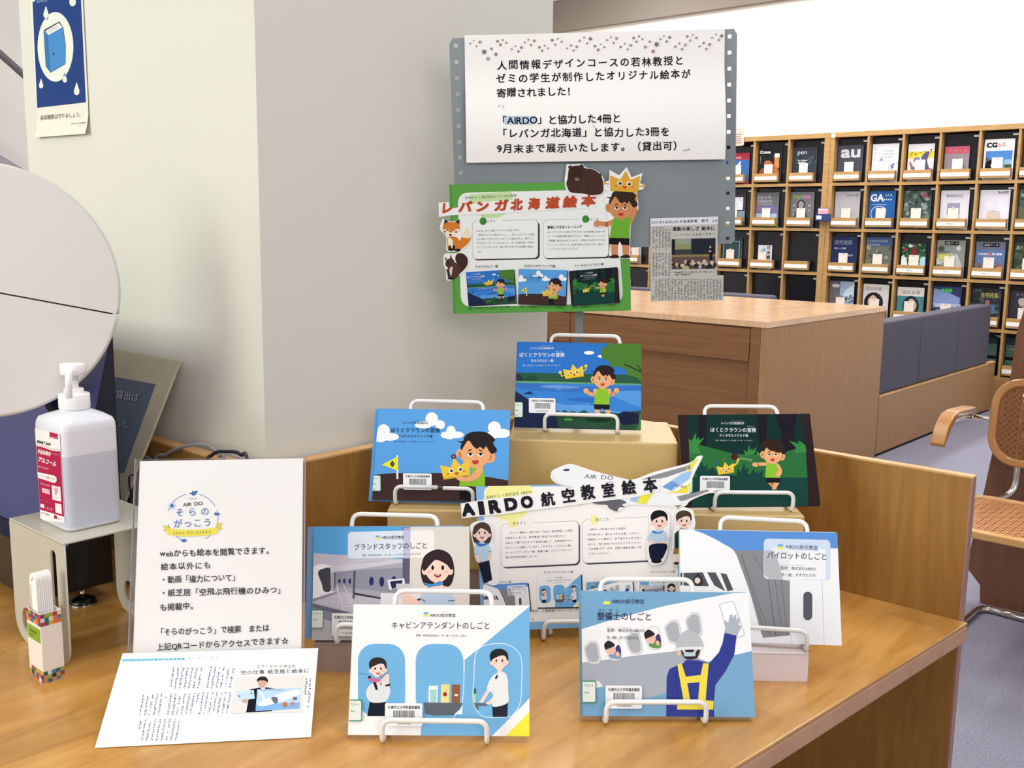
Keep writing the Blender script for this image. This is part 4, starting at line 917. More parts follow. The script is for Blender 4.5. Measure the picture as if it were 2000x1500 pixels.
# ---- sanitizer stand
ss = tag(empty('bottle_stand', (.66, 1.36, Zd)), 'cream bent metal stand with slots, under the sanitizer bottle', 'stand')
SX0, SX1, SY0, SY1, SZ = .567, .722, 1.276, 1.442, .93
child(box('top_plate', SX0, SX1, SY0, SY1, SZ-.003, SZ, M['cream'], bevel=.001), ss)
def sidepanel(x):
    import bmesh
    out = [(SY0, SZ-.0031), (SY1, SZ-.0031)]+[(SY1-.0+.0, Zd+.05)]+[(SY1-.035+.035*math.cos(R(a)), Zd+.035-.035*math.sin(R(a))) for a in range(0, 91, 15)]+[(SY0+.03-.03*math.sin(R(a)), Zd+.03-.03*math.cos(R(a))) for a in range(0, 91, 15)]
    def slot(cy, cz, w, h): return [(cy+w/2*math.cos(R(a)), cz+(h/2-w/2)+w/2*math.sin(R(a))) for a in range(0, 181, 20)]+[(cy+w/2*math.cos(R(a)), cz-(h/2-w/2)+w/2*math.sin(R(a))) for a in range(180, 361, 20)]
    holes = [slot(SY0+.032, .868, .016, .092), slot(SY1-.038, .789, .028, .036)]
    c = bpy.data.curves.new('c', 'CURVE'); c.dimensions = '2D'; c.fill_mode = 'BOTH'; c.extrude = .0015
    for ring in [out]+holes:
        sp = c.splines.new('POLY'); sp.points.add(len(ring)-1); sp.use_cyclic_u = True
        for i, (a, b) in enumerate(ring): sp.points[i].co = (a, b, 0, 1)
    o = bpy.data.objects.new('c', c); me = o.to_mesh().copy(); bpy.data.objects.remove(o)
    me.transform(Matrix(((0, 0, 1, x), (1, 0, 0, 0), (0, 1, 0, 0), (0, 0, 0, 1)))); me.materials.clear(); me.materials.append(M['cream'])
    s = bpy.data.objects.new('side_panel', me); C.objects.link(s); child(s, ss)
sidepanel(SX0+.0015); sidepanel(SX1-.0015)
# ---- sanitizer bottle
bt = tag(empty('sanitizer_bottle', (.630, 1.357, SZ)), 'translucent square sanitizer bottle with a white pump and red and white label', 'bottle')
def rrect3(hx, hy, r, z, n=5):
    return [(p[0], p[1], z) for p in rr2(-hx, hx, -hy, hy, r, n)]
def loft(rings):
    V = [p for r_ in rings for p in r_]; n = len(rings[0]); F = [tuple(range(n-1, -1, -1))]
    for i in range(len(rings)-1):
        for k in range(n): F.append((i*n+k, i*n+(k+1) % n, (i+1)*n+(k+1) % n, (i+1)*n+k))
    F.append(tuple(range((len(rings)-1)*n, len(rings)*n))); return V, F
hx, hy = .039, .0455
prof = [(.90, .0), (.97, .0015), (1, .006), (1, .02), (1, .136), (.985, .143), (.93, .149), (.8, .1535), (.62, .157), (.42, .1595), (.40, .166)]
rings = []
for s, z in prof:
    rr = min(.011+.0, hx*s*.99) if z < .15 else min(.011+(z-.148)*1.1, hx*s*.98); rings.append(rrect3(hx*s, (hy*s if z < .1535 else hx*s+(hy-hx)*max(0, s-.42)), rr, z))
meshobj('body', *loft(rings), M['bottle'], bt, smooth=True)
lr = [rrect3(hx+.0002, hy+.0002, .0112, z) for z in (.0065, .104)]
V, F = loft(lr); meshobj('liquid', V, F[1:-1], M['liquid'], bt, smooth=True)
lathe('screw_cap', [(.0195, .1605), (.0205, .162), (.0205, .180), (.0195, .1815), (.013, .182), (.013, .187), (.012, .1885), (.0065, .189), (.0065, .200)], M['pump'], bt)
lathe('neck_ring', [(.0185, .157), (.0195, .158), (.0195, .160)], M['bottle'], bt)
lathe('pump_head', [(.0062, .199), (.0066, .2065), (.0155, .2078), (.0165, .209), (.0165, .2215), (.0155, .2225), (.001, .223)], M['pump'], bt)
sd = Vector((-.62, -.78, 0)).normalized()
tube('spout', roundpath([(0, 0, .214), tuple(sd*.0225+Vector((0, 0, .214))), tuple(sd*.0285+Vector((0, 0, .179)))], .009), .0046, M['pump'], bt, seg=12)
tube('dip_tube', [(0, 0, .16), (.004, .004, .01)], .0025, M['pump'], bt, seg=8)
LM = Matrix.Translation((.630-hx-.0003, 1.357, SZ)) @ Matrix.Rotation(R(-90), 4, 'Z')
fl = onplane(LM); cl = crop(40, 830, 7.14)
lab = Art(lambda x, y: fl(*cl(x, y)), (-.0375, .0375, .004, .15), 0)
lab.P([(196, 40), (548, 120), (622, 1365), (275, 1325)], 'eceaea'); lab.B(0, 0, .001, .001, 'eceaea')
red = 'b0204c'
lab.P([(222, 290), (300, 305), (420, 350), (500, 365), (560, 365), (612, 1280), (275, 1180)], red); lab.L([(218, 268), (300, 285), (420, 330), (555, 345)], 5, red)
lab.P([(408, 95), (524, 124), (526, 203), (410, 176)], red); lab.T(420, 176, 516, 190, 22, 'SARAYA', 'f0e6ea', .02)
lab.T(232, 245, 418, 290, 52, 'SMART SAN', '2a2a30', .05, 2, 1.2)
lab.T(238, 385, 422, 432, 62, '手指消毒用', 'f4e9ee', .03); lab.T(245, 500, 500, 575, 78, 'アルコール', 'f7f0f3', .03); lab.T(250, 585, 400, 622, 34, 'Hand Sanitizer', 'e8c8d4', .01)
lab.T(435, 405, 545, 430, 22, '指定医薬部外品', 'd88ca4')
lab.P([(244, 655), (480, 705), (512, 735), (512, 785), (480, 808), (252, 735)], 'f0eaec'); lab.T(258, 712, 495, 770, 36, 'ウイルス・細菌にも効く', red, .01)
lab.T(272, 815, 420, 862, 26, '手指の消毒', 'e8c8d4', .01); lab.P([(308, 872), (416, 905), (420, 970), (312, 935)], 'e8ccd6'); lab.T(322, 918, 410, 945, 30, '可燃性', red)
lab.P([(443, 838), (566, 865), (578, 1068), (458, 1040)], 'efe8ea'); lab.S([(480, 880), (520, 870), (540, 920), (510, 980), (490, 960)], 'cfa8b8'); lab.L([(480, 1000), (560, 1020)], 6, 'cfa8b8')
lab.smear(285, 1040, 420, 1075, 24, 'd890a8'); lab.P([(288, 1095), (340, 1108), (342, 1160), (290, 1145)], 'f0e0e6'); lab.smear(350, 1140, 490, 1180, 30, 'e8ccd6'); lab.P([(492, 1085), (580, 1105), (590, 1240), (500, 1218)], 'efe8ea')
lab.smear(295, 1215, 440, 1260, 26, 'c04a70'); lab.P([(478, 1252), (512, 1260), (514, 1312), (480, 1304)], red); lab.smear(520, 1300, 580, 1315, 24, 'c04a70')
lo = lab.build('front_label', None); lo.data.transform(Matrix.Rotation(R(-90), 4, 'Z')); lo.data.transform(Matrix.Translation((-hx-.0006, 0, 0))); lo.parent = bt
# ---- patterned box of cards
pbx = tag(empty('card_box', (.5385, 1.280, Zd)), 'tall slim white box with bright mosaic bands and a green sticker', 'box')
w2_, d2_, hh = .0135, .0205, .094
v, f = merge([boxg(-w2_, w2_, -d2_, d2_, 0, .001), boxg(-w2_, -w2_+.0008, -d2_, d2_, .001, hh), boxg(w2_-.0008, w2_, -d2_, d2_, .001, hh), boxg(-w2_+.0008, w2_-.0008, -d2_, -d2_+.0008, .001, hh), boxg(-w2_+.0008, w2_-.0008, d2_-.0008, d2_, .001, hh)])
meshobj('body', v, f, mcol('ebe6e0'), pbx)
mc = ['c03a3c', 'd8a83c', '3c6a80', 'c98a5c', '9aa84c', 'dcd8c8', '7a4a70', 'b87060', '2c3e50', 'd8784c', '4c8a8c']
rnd = random.Random(5)
for face_, hw_, ln in (('L', d2_, 6), ('F', w2_, 5)):
    cw = 2*hw_/ln
    for z0 in (.0005, hh-.0165, None):
        if z0 is None and face_ == 'F': continue
        A = Art(lambda x, y: (x, y), None, -.0002)
        if z0 is None:
            A.B(-.019, .054, .018, .073, '8aa83c'); A.B(-.014, .064, .008, .067, '5f7a28'); A.B(-.014, .059, -.002, .061, '5f7a28')
        else:
            for i in range(ln):
                for j in range(3): A.B(-hw_+i*cw, z0+j*.0053, -hw_+(i+1)*cw, z0+(j+1)*.0053, rnd.choice(mc)); A.k -= 1
        o = A.build('mosaic_band' if z0 is not None else 'green_sticker', None)
        if face_ == 'L': o.data.transform(Matrix.Translation((-w2_, 0, 0)) @ Matrix.Rotation(R(-90), 4, 'Z'))
        else: o.data.transform(Matrix.Translation((0, -d2_, 0)))
        o.parent = pbx
def card_outline(): return [(-.0095, 0), (.0095, 0)]+[(.0095*math.cos(R(a)), .132+.0095*math.sin(R(a))) for a in range(0, 181, 20)]
CARDL = ['foremost white rounded card with a red tick, in the mosaic box']+[w_+' white rounded card from the front in the mosaic box' for w_ in ('second', 'third', 'fourth', 'fifth', 'sixth', 'seventh')]+['hindmost white rounded card in the mosaic box']
for k in range(8):
    t = tag(empty('bookmark_card', (.5285+.0026*k, 1.2835, Zd+.0012)), CARDL[k], 'card', 'white rounded cards in the mosaic box')
    fixn(meshobj('card', *prism(card_outline(), 0, .0022, 0), M['paper'], t))
    if k == 0:
        A = Art(lambda x, y: (x, y), None, -.0002); A.L([(-.004, .1335), (-.002, .1305), (.002, .137)], .0009, 'd0506c'); A.B(-.0075, .06, -.0062, .124, 'd8788c')
        o = A.build('red_mark', None); o.data.transform(Matrix.Rotation(R(-90), 4, 'Z')); o.parent = t
# ---- navy terminal with round cover
tm = tag(empty('navy_terminal', (.7, 1.7, Zd)), 'navy desktop machine with a big round off-white cover, behind the sanitizer', 'machine')
TY0, TY1 = 1.46, 1.99
prof = [(.742, 1.184), (.742, .862), (.655, .862), (.7405, 1.184)]
v, f = prism(prof, TY0, TY1, 1)
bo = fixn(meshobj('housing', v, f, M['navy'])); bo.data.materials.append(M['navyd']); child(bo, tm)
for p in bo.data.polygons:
    if abs(p.normal.y) > .9 or p.normal.z < -.5: p.material_index = 1  # ends and underside take a darker navy, their shade painted in
child(box('underside_shade', .615, .738, TY0+.03, TY1-.01, .779, .8615, M['black']), tm)  # black block standing in for the shade beneath the housing
for y in (1.494, 1.95):
    child(lathe('foot', [(.004, Zd+.012), (.004, Zd+.0235)], M['chrome'], None, .69, y), tm)
    child(lathe('foot_pad', [(.019, Zd), (.020, Zd+.003), (.017, Zd+.009), (.006, Zd+.013)], M['black'], None, .69, y), tm)
    child(lathe('foot_ring', [(.0208, Zd), (.0208, Zd+.002), (.0195, Zd+.003)], M['chrome'], None, .69, y), tm)
DC = Vector((.553, 1.441, 1.251)); dn = Vector((EYE.x-DC.x, EYE.y-DC.y, 0)).normalized()
dn = (dn+Vector((0, 0, .10))).normalized(); du_ = Vector((-dn.y, dn.x, 0)).normalized(); dv = dn.cross(du_)
DM = Matrix(((du_.x, -dn.x, dv.x, DC.x), (du_.y, -dn.y, dv.y, DC.y), (du_.z, -dn.z, dv.z, DC.z), (0, 0, 0, 1)))
def halfdisc(name, upper, ang):
    RX, RY, th = .1735, .1715, .012; prof = [(1.0, .5), (1.0, .25), (.992, .08), (.975, 0.0)]
    pts = []; sl = math.tan(R(ang)); gap = .0011
    base = [(math.cos(R(a)), math.sin(R(a))) for a in range(0, 360, 3)]
    a0 = ang if upper else ang+180
    ring = [(math.cos(R(a)), math.sin(R(a))) for a in [a0+k*3 for k in range(61)]]
    nx, ny = -math.sin(R(ang)), math.cos(R(ang)); sg_ = 1 if upper else -1
    off = .004
    V, F = [], []; n = len(ring)
    for s, d in prof:
        for (cx, cy) in ring: V.append((cx*RX*s+nx*sg_*gap, -th+d*th*2, cy*RY*s+ny*sg_*gap))
    m_ = len(prof)
    for i in range(m_-1):
        for k in range(n-1): F.append((i*n+k, i*n+k+1, (i+1)*n+k+1, (i+1)*n+k))
        F.append((i*n+n-1, i*n, (i+1)*n, (i+1)*n+n-1))
    F.append(tuple(range((m_-1)*n, m_*n))); F.append(tuple(range(n-1, -1, -1)))
    o = fixn(meshobj(name, V, F, M['disc']));
    for p in o.data.polygons: p.use_smooth = len(p.vertices) == 4
    o.data.transform(DM @ Matrix.Translation((0, 0, -.004 if False else 0))); child(o, tm); return o
halfdisc('round_cover', True, -13.0); halfdisc('round_cover', False, -13.0)
k = meshobj('cover_backing', *latheg([(.166, 0), (.166, .01)]), M['black'], None); k.data.transform(DM @ Matrix.Translation((0, .001, 0)) @ Matrix.Rotation(R(-90), 4, 'X') @ Matrix.Scale(1.0, 4)); child(k, tm)
tube('cover_arm', [DC-dn*.012, Vector((.66, 1.52, 1.12)), Vector((.70, 1.56, 1.06))], .02, M['black'], None); child(bpy.data.objects['cover_arm'], tm)
# ---- tilted plaque behind
PL0, PL1 = Vector((.870, 1.49, 1.121)), Vector((.765, 1.49, .908)); vd = (PL0-PL1).normalized()
PM = Matrix(((0, 0, vd.x, PL1.x), (-1, 0, vd.y, 1.60), (0, 0, vd.z, PL1.z), (0, 0, 0, 1)))
nn = Vector((0, -1, 0)).cross(vd); PM = Matrix(((0, -nn.x, vd.x, PL1.x), (-1, -nn.y, vd.y, 1.60), (0, -nn.z, vd.z, PL1.z), (0, 0, 0, 1)))
if (PM.to_3x3() @ Vector((0, 1, 0))).x < 0:
    PM = Matrix(((0, nn.x, vd.x, PL1.x), (-1, nn.y, vd.y, 1.60), (0, nn.z, vd.z, PL1.z), (0, 0, 0, 1)))
pq = tag(empty('tilted_plaque', mtx=PM), 'beige plaque with a dull blue panel and white lettering, leaning back behind the navy machine', 'sign')
hp = (PL0-PL1).length
meshobj('panel', *boxg(-.11, .11, 0, .004, -.012, hp), M['plaque'], pq, bevel=.001)
meshobj('easel_leg', *boxg(-.1, -.09, .006, .012, -.03, hp*.5), M['navyd'], pq)
for s in (-.10, .09):
    o = meshobj('foot_rail', *boxg(.778, .790, 1.60-s-.005, 1.60-s+.005, Zd, .905), M['navyd'], None); o.parent = pq; o.matrix_parent_inverse = PM.inverted()
fq = onplane(PM); cq = crop(0, 640, 4.1667); A = Art(lambda x, y: fq(*cq(x, y)), (-.11, .11, -.012, hp))
A.P([(700, 370), (935, 400), (1268, 460), (1010, 1180), (700, 1180)], '5c6878')
for o_, c_ in ((4, '2e3440'), (0, 'aeb4b8')): A.T(880+o_, 560+o_, 1128+o_, 600+o_, 74, 'の貸出は', c_, .01 if o_ == 0 else .035, 2); A.T(885+o_, 790+o_, 1085+o_, 828+o_, 74, 'ました。', c_, .01 if o_ == 0 else .035, 2)
A.build('lettering', pq)
# ---- cables
def cable(name, label, pts, r, m): o = tube(name, smooth3(pts), r, m); tag(o, label, 'cable'); return o
def smooth3(P, n=8):
    P = [Vector(p) for p in P]; Q = [P[0]+(P[0]-P[1])]+P+[P[-1]+(P[-1]-P[-2])]; out = []
    for i in range(1, len(Q)-2):
        for k in range(n):
            t = k/n; out.append(.5*((2*Q[i])+(Q[i+1]-Q[i-1])*t+(2*Q[i-1]-5*Q[i]+4*Q[i+1]-Q[i+2])*t*t+(3*Q[i]-Q[i-1]-3*Q[i+1]+Q[i+2])*t**3))
    out.append(P[-1]); return out
cx = lambda x, y, X: pp(x, y, 0, X)
cable('grey_cable', 'grey cable arching over the partition edge behind the handwritten sign', [(.80, 1.50, Zd+.005), cx(300, 915, .83), cx(325, 888, .835), cx(352, 874, .838), cx(385, 868, .84), cx(410, 872, .842), cx(428, 890, .843), cx(438, 915, .84), (.83, 1.33, Zd+.005)], .0028, M['cable'])
cable('black_cable', 'black cable loop rising just above the top of the handwritten sign', [(.81, 1.36, Zd+.005), cx(400, 930, .81), cx(415, 888, .815), cx(445, 882, .82), cx(470, 888, .82), cx(485, 920, .82), (.82, 1.22, Zd+.005)], .0028, M['cableb'])
cable('thin_cable', 'thin dark cable hanging in front of the tilted plaque, right of the bottle', [(.755, 1.44, .885), pp(252, 938, 1, 1.44), pp(268, 925, 1, 1.41), pp(300, 905, 1, 1.36), (.80, 1.33, .80), (.80, 1.30, Zd+.004)], .0016, M['cableb'])
# ---- wall poster on the column
WM = Matrix.Translation((.8835, 1.8875, 1.49)) @ Matrix.Rotation(R(-90), 4, 'Z')
wp = tag(empty('wall_poster', mtx=WM), 'blue poster of a book and raindrops on the pale column at upper left', 'poster')
fw_ = onplane(WM); cw_ = crop(0, 0, 4)
A = Art(lambda x, y: fw_(*cw_(x, y)), None, -.0013)
def Wp(x, y): return fw_(*cw_(x, y))
pb0, pb1, pt0, pt1 = Wp(287, 1078), Wp(733, 1045), Wp(236, -300), Wp(650, -330)
xl, xr_ = -.1025, .1025
zb_ = (pb0[1]+pb1[1])/2
pcurl = lambda z: .008*max(0, 1-(z-zb_)/.042)**2
V = []; n = 12
zb0, zb1, ztop = pb0[1], pb1[1], .55
for j in range(n+1):
    t = (j/n)**2
    for x, zb in ((xl, zb0), (xr_, zb1)):
        z = zb+(ztop-zb)*t; V.append((x, -.001-pcurl(z), z))
F = [(2*j, 2*j+1, 2*j+3, 2*j+2) for j in range(n)]
po_ = meshobj('sheet', V, F, mcol('e9e6d8'), wp); sf = po_.modifiers.new('t', 'SOLIDIFY'); sf.thickness = .0003
A.P([(240, -420), (616, -450), (676, 800), (296, 843)], '24407f')
A.T(290, 22, 378, 12, 34, '返却は', '8fa4c4', .01)
A.E(439, 367, 140, 272, 'e4e8dc', 0, 40)
def drop(x, y, s, c):
    A.S([(x, y-1.9*s), (x+.35*s, y-.9*s), (x+.62*s, y), (x+.5*s, y+.7*s), (x, y+s), (x-.5*s, y+.7*s), (x-.62*s, y), (x-.35*s, y-.9*s)], c)
for (x, y, s) in [(365, 110, 32), (573, 10, 40), (512, 620, 26), (327, 665, 26), (605, 710, 34), (265, -10, 26)]: drop(x, y, s, 'e4e8dc')
A.S([(349, 140), (370, 150), (384, 120), (380, 150), (366, 156)], '5a90c8'); A.P([(508, 570), (522, 590), (498, 604)], '5a90c8')
A.P([(348, 235), (470, 168), (499, 214), (384, 278)], '2c3a58'); A.P([(362, 240), (466, 180), (494, 214), (384, 275)], 'f0f0ea')
for k in range(4): A.L([(372+k*4, 238+k*7), (455+k*4, 196+k*6)], 3, '9a9ea8')
A.P([(384, 278), (499, 214), (518, 350), (517, 490), (500, 510), (400, 566), (392, 420)], '4a8ac8'); A.P([(348, 240), (384, 278), (392, 420), (402, 566), (366, 520), (358, 400)], '3f7ab8'); A.L([(348, 240), (358, 400), (366, 520), (402, 566), (516, 500), (518, 350), (499, 216)], 4, '24507f'); A.L([(372, 270), (380, 420), (392, 556)], 3, '24507f'); drop(425, 422, 10, '1e3a68')
A.T(322, 938, 655, 908, 42, '返却期限は守りましょう。', '4a4a4a', .0, 2, 1.2); A.T(573, 972, 690, 966, 13, '札幌市立大学附属図書館', '5a5a5a'); A.T(625, 990, 690, 985, 10, 'Library', '8a8a8a')
A.V = [(x, y-pcurl(z), z) for x, y, z in A.V]
A.build('poster_print', wp)
# ================================================================ printed covers
SK, HR, GR, BK = 'e3a878', '2a2226', '86bb34', '1b1b22'
def tf(cx, cy, s, flip=1, rot=0):
    c, d = math.cos(R(rot)), math.sin(R(rot))
    return lambda x, y: (cx+(x*flip*c-y*d)*s, cy+(x*flip*d+y*c)*s)
def boyhead(A, cx, cy, s, flip=1, sk=SK, hr=HR, rot=0, tear=True):
    """head about 300 wide by 260 high in its own units"""
    A.tf = tf(cx, cy, s, flip, rot)
    A.E(-132, 15, 36, 50, sk, -12); A.E(-134, 17, 15, 26, 'c07c48', -12); A.E(128, 42, 44, 52, sk, 14); A.E(126, 44, 17, 28, 'c07c48', 20)
    A.S([(-118, -60), (-60, -110), (60, -110), (125, -50), (128, 30), (100, 90), (50, 128), (0, 138), (-50, 128), (-100, 90), (-124, 20)], sk)
    A.S([(-165, -108), (-110, -104), (-92, -150), (-40, -182), (40, -190), (110, -172), (170, -118), (152, -84), (188, -20), (140, 10), (110, -30), (90, -58), (70, -30), (40, -54), (15, -34), (-20, -60), (-60, -110), (-100, -60), (-122, -20), (-130, -60), (-120, -86)], hr, 3)
    A.P([(-66, -22), (-36, -34), (-30, -24), (-62, -12)], hr); A.P([(30, -32), (62, -18), (58, -8), (30, -22)], hr)
    for x in (-46, 44):
        A.E(x, 12, 26, 21, 'f6f4f0'); A.P([(x-30, -10), (x+30, -10), (x+26, 4), (x-26, 4)], sk); A.L([(x-28, 4), (x+28, 4)], 5, BK); A.E(x+2, 14, 14, 12, BK)
    A.P([(-6, 38), (4, 38), (-1, 48)], 'b87444'); A.S([(-30, 72), (0, 68), (30, 70), (20, 96), (0, 104), (-20, 96)], 'b83c34', 4); A.tf = None
def crown(A, cx, cy, s, rot=0, arms=True, flip=1, yel='e6c440'):
    A.tf = tf(cx, cy, s, flip, rot)
    if arms:
        A.L([(-125, 20), (-165, 30), (-180, -10)], 14, yel); A.E(-182, -22, 22, 22, yel); A.L([(125, 0), (160, -10), (168, -50)], 14, yel); A.E(170, -60, 22, 22, yel)
    A.P([(-138, -62), (-42, -30), (0, -112), (48, -34), (132, -76), (122, 70), (-124, 72)], yel); A.P([(-124, 62), (122, 60), (122, 74), (-124, 76)], 'cfa830')
    for x in (-44, 38): A.E(x, 2, 22, 22, 'f6f2e6'); A.E(x+2, 3, 14, 14, BK); A.E(x-2, -1, 3, 3, 'f0f0f0')
    A.E(-76, 28, 15, 9, 'd8844c'); A.E(72, 26, 15, 9, 'd8844c'); A.S([(-18, 28), (0, 25), (20, 28), (8, 48), (-6, 48)], 'c0503c', 3); A.tf = None
def d_ruby(A, lite=False):
    A.P([(100, 190), (1800, 190), (1800, 660), (100, 660)], '2f72c6'); A.P([(105, 606), (1800, 640), (1800, 790), (105, 750)], '2e5946')
    A.S([(120, 640), (160, 625), (210, 670), (220, 720), (120, 720)], '24384a'); A.S([(250, 690), (300, 650), (350, 645), (410, 680), (400, 715), (250, 715)], '234a38')
    A.P([(105, 718), (1800, 758), (1800, 800), (105, 745)], '67a06c'); A.P([(100, 742), (1800, 776), (1800, 1400), (90, 1400)], '3a80d0')
    A.S([(120, 745), (600, 770), (1200, 800), (1790, 790), (1790, 850), (1200, 880), (400, 850), (120, 800)], '3570c0'); A.S([(440, 792), (640, 775), (980, 803), (800, 822), (560, 815)], '6c94d4')
    A.S([(600, 1010), (800, 1040), (1100, 1040), (1500, 1130), (1800, 1120), (1800, 1200), (600, 1180)], '5b9ade'); A.S([(1400, 880), (1600, 850), (1800, 870), (1800, 1060), (1600, 1000), (1450, 940)], '5596de')
    A.S([(800, 960), (1100, 940), (1400, 980), (1200, 1010), (900, 990)], '2f6cc0')
    for x, y in ((672, 838), (697, 840), (722, 842), (430, 922), (456, 924), (1065, 1012), (1090, 1014)): A.P([(x-7, y+6), (x, y-7), (x+7, y+6)], '9cc4ea')
    A.E(1098, 345, 70, 24, 'f2f4f6'); A.E(1252, 392, 38, 18, 'f2f4f6')
    A.S([(1360, 150), (1340, 240), (1300, 265), (1262, 320), (1262, 390), (1300, 430), (1350, 450), (1370, 500), (1440, 540), (1530, 535), (1585, 580), (1610, 640), (1720, 670), (1820, 700), (1820, 150)], '4c7a33', 4)
    A.L([(1568, 498), (1790, 600)], 17, '2a2c2c'); A.L([(1740, 508), (1790, 585)], 13, '2a2c2c')
    A.P([(215, 893), (305, 858), (365, 897)], '1f3154'); A.P([(105, 850), (200, 910), (320, 990), (560, 1110), (690, 1180), (740, 1400), (90, 1400)], '1f2a4c')
    A.P([(640, 1150), (685, 1112), (720, 1145), (768, 1105), (830, 1140), (880, 1118), (940, 1145), (1033, 1108), (1100, 1150), (1300, 1130), (1500, 1150), (1600, 1130), (1800, 1110), (1800, 1400), (720, 1400)], '2c4f3c')
    A.P([(1478, 1160), (1555, 1122), (1750, 1142), (1755, 1280), (1560, 1310), (1490, 1270)], '1b2540'); A.S([(1750, 1300), (1760, 1200), (1800, 1120), (1800, 1400), (1700, 1400)], '3a7a44')
    A.S([(1050, 1230), (1200, 1215), (1380, 1230), (1300, 1262), (1120, 1262)], '1c3428'); A.P([(765, 1215), (860, 1215), (885, 1252), (770, 1245)], '4c9c4c')
    for x in (1205, 1340): A.P([(x-35, 1090), (x+30, 1090), (x+42, 1162), (x-18 if x > 1300 else x-30, 1168)], SK)
    A.L([(1200, 850), (1150, 905), (1080, 880), (1052, 840)], 46, SK); A.E(1058, 852, 36, 36, SK); A.L([(1345, 850), (1395, 905), (1440, 880), (1460, 840)], 46, SK); A.E(1462, 846, 36, 34, SK); A.E(1180, 850, 30, 28, SK); A.E(1365, 850, 30, 28, SK)
    A.P([(1215, 818), (1340, 818), (1352, 880), (1372, 920), (1368, 1034), (1163, 1034), (1172, 920), (1195, 870)], GR); A.P([(1163, 1030), (1370, 1036), (1366, 1104), (1290, 1100), (1268, 1080), (1250, 1100), (1166, 1096)], BK); A.P([(1250, 818), (1310, 818), (1280, 840)], SK)
    boyhead(A, 1278, 690, .94); crown(A, 896, 606, 1.0, -8)
    if lite: return
    W = 'e9f0fa'
    A.T(310, 298, 628, 298, 38, 'レバンガ北海道絵本', W, .004); A.T(450, 252, 615, 254, 12, 'ほっかいどうえほん', W, 0, 1); A.T(165, 397, 772, 400, 66, 'ぼくとクラウンの冒険', W, .012, 3); A.T(655, 334, 750, 334, 18, 'ぼうけん', W, 0, 1)
    A.T(318, 466, 622, 466, 42, 'ちからのルビー編', W, .006); A.T(210, 524, 722, 524, 22, '監修：株式会社レバンガ北海道　作・絵：おおくぼれいか', 'c4d8f0', 0, 1)
def cloud(A, pts):
    for x, y, a, b in pts: A.E(x, y, a, b, 'eef1f6')
def d_sapph(A, lite=False):
    A.P([(90, 180), (1880, 180), (1880, 1420), (90, 1420)], '5a9fe0')
    cloud(A, [(282, 482, 80, 84), (200, 555, 90, 55), (360, 560, 120, 50), (240, 590, 70, 40)]); cloud(A, [(897, 340, 80, 88), (1000, 410, 62, 58), (790, 410, 110, 46)]); cloud(A, [(1136, 488, 58, 64), (1070, 540, 62, 42), (1200, 540, 95, 44), (1120, 570, 55, 26)]); cloud(A, [(1670, 450, 78, 76), (1760, 525, 110, 58), (1660, 540, 80, 50)])
    A.S([(90, 1420), (90, 1075), (110, 1060), (400, 1032), (760, 1028), (1100, 1030), (1500, 1062), (1840, 1118), (1900, 1140), (1900, 1420)], '42302f', 4)
    A.P([(438, 800), (462, 800), (460, 1108), (438, 1110)], 'f0f0ee'); A.P([(248, 922), (458, 815), (462, 1002)], 'e6e22e'); A.P([(355, 912), (388, 868), (420, 912), (388, 956)], '1c2850'); A.P([(374, 912), (390, 905), (404, 912), (390, 920)], 'a0b0d0')
    A.P([(1395, 950), (1440, 930), (1530, 915), (1560, 1060), (1560, 1200), (1240, 1200), (1245, 1130), (1380, 1110)], GR); A.P([(1240, 1195), (1395, 1195), (1415, 1400), (1245, 1360)], BK); A.P([(1390, 905), (1470, 905), (1440, 950), (1410, 945)], 'c98850')
    boyhead(A, 1440, 768, 1.42); A.P([(1235, 820), (1290, 880), (1262, 892), (1206, 812)], '5a9fe0')
    crown(A, 1197, 985, 1.38, -9, False); A.E(1168, 815, 30, 30, '5a2040'); A.P([(1160, 800), (1180, 815), (1164, 830)], 'e8b8c8')
    A.S([(1490, 905), (1535, 930), (1530, 1010), (1480, 1090), (1380, 1135), (1270, 1135), (1205, 1100), (1215, 1060), (1300, 1080), (1390, 1050), (1440, 990)], SK, 5)
    if lite: return
    K = '24344c'
    A.T(525, 393, 850, 400, 38, 'レバンガ北海道絵本', K, .004); A.T(672, 358, 842, 358, 12, 'ほっかいどうえほん', K, 0, 1); A.T(370, 497, 1000, 506, 66, 'ぼくとクラウンの冒険', K, .012, 3); A.T(880, 436, 975, 438, 17, 'ぼうけん', K, 0, 1)
    A.T(468, 566, 905, 572, 42, 'すばやさのサファイヤ編', K, .006); A.T(412, 628, 940, 632, 22, '監修：株式会社レバンガ北海道　作・絵：かわかみゆり', '2c4670', 0, 1)
def grass(A, x0, x1, y, h, col, base, n=5, lean=0):
    for i in range(n):
        t = (i+.5)/n; x = x0+(x1-x0)*t; A.P([(x-(x1-x0)/n*.7, base), (x+(t-.5)*(x1-x0)*.5+lean, y+abs(t-.5)*h*.9), (x+(x1-x0)/n*.7, base)], col)
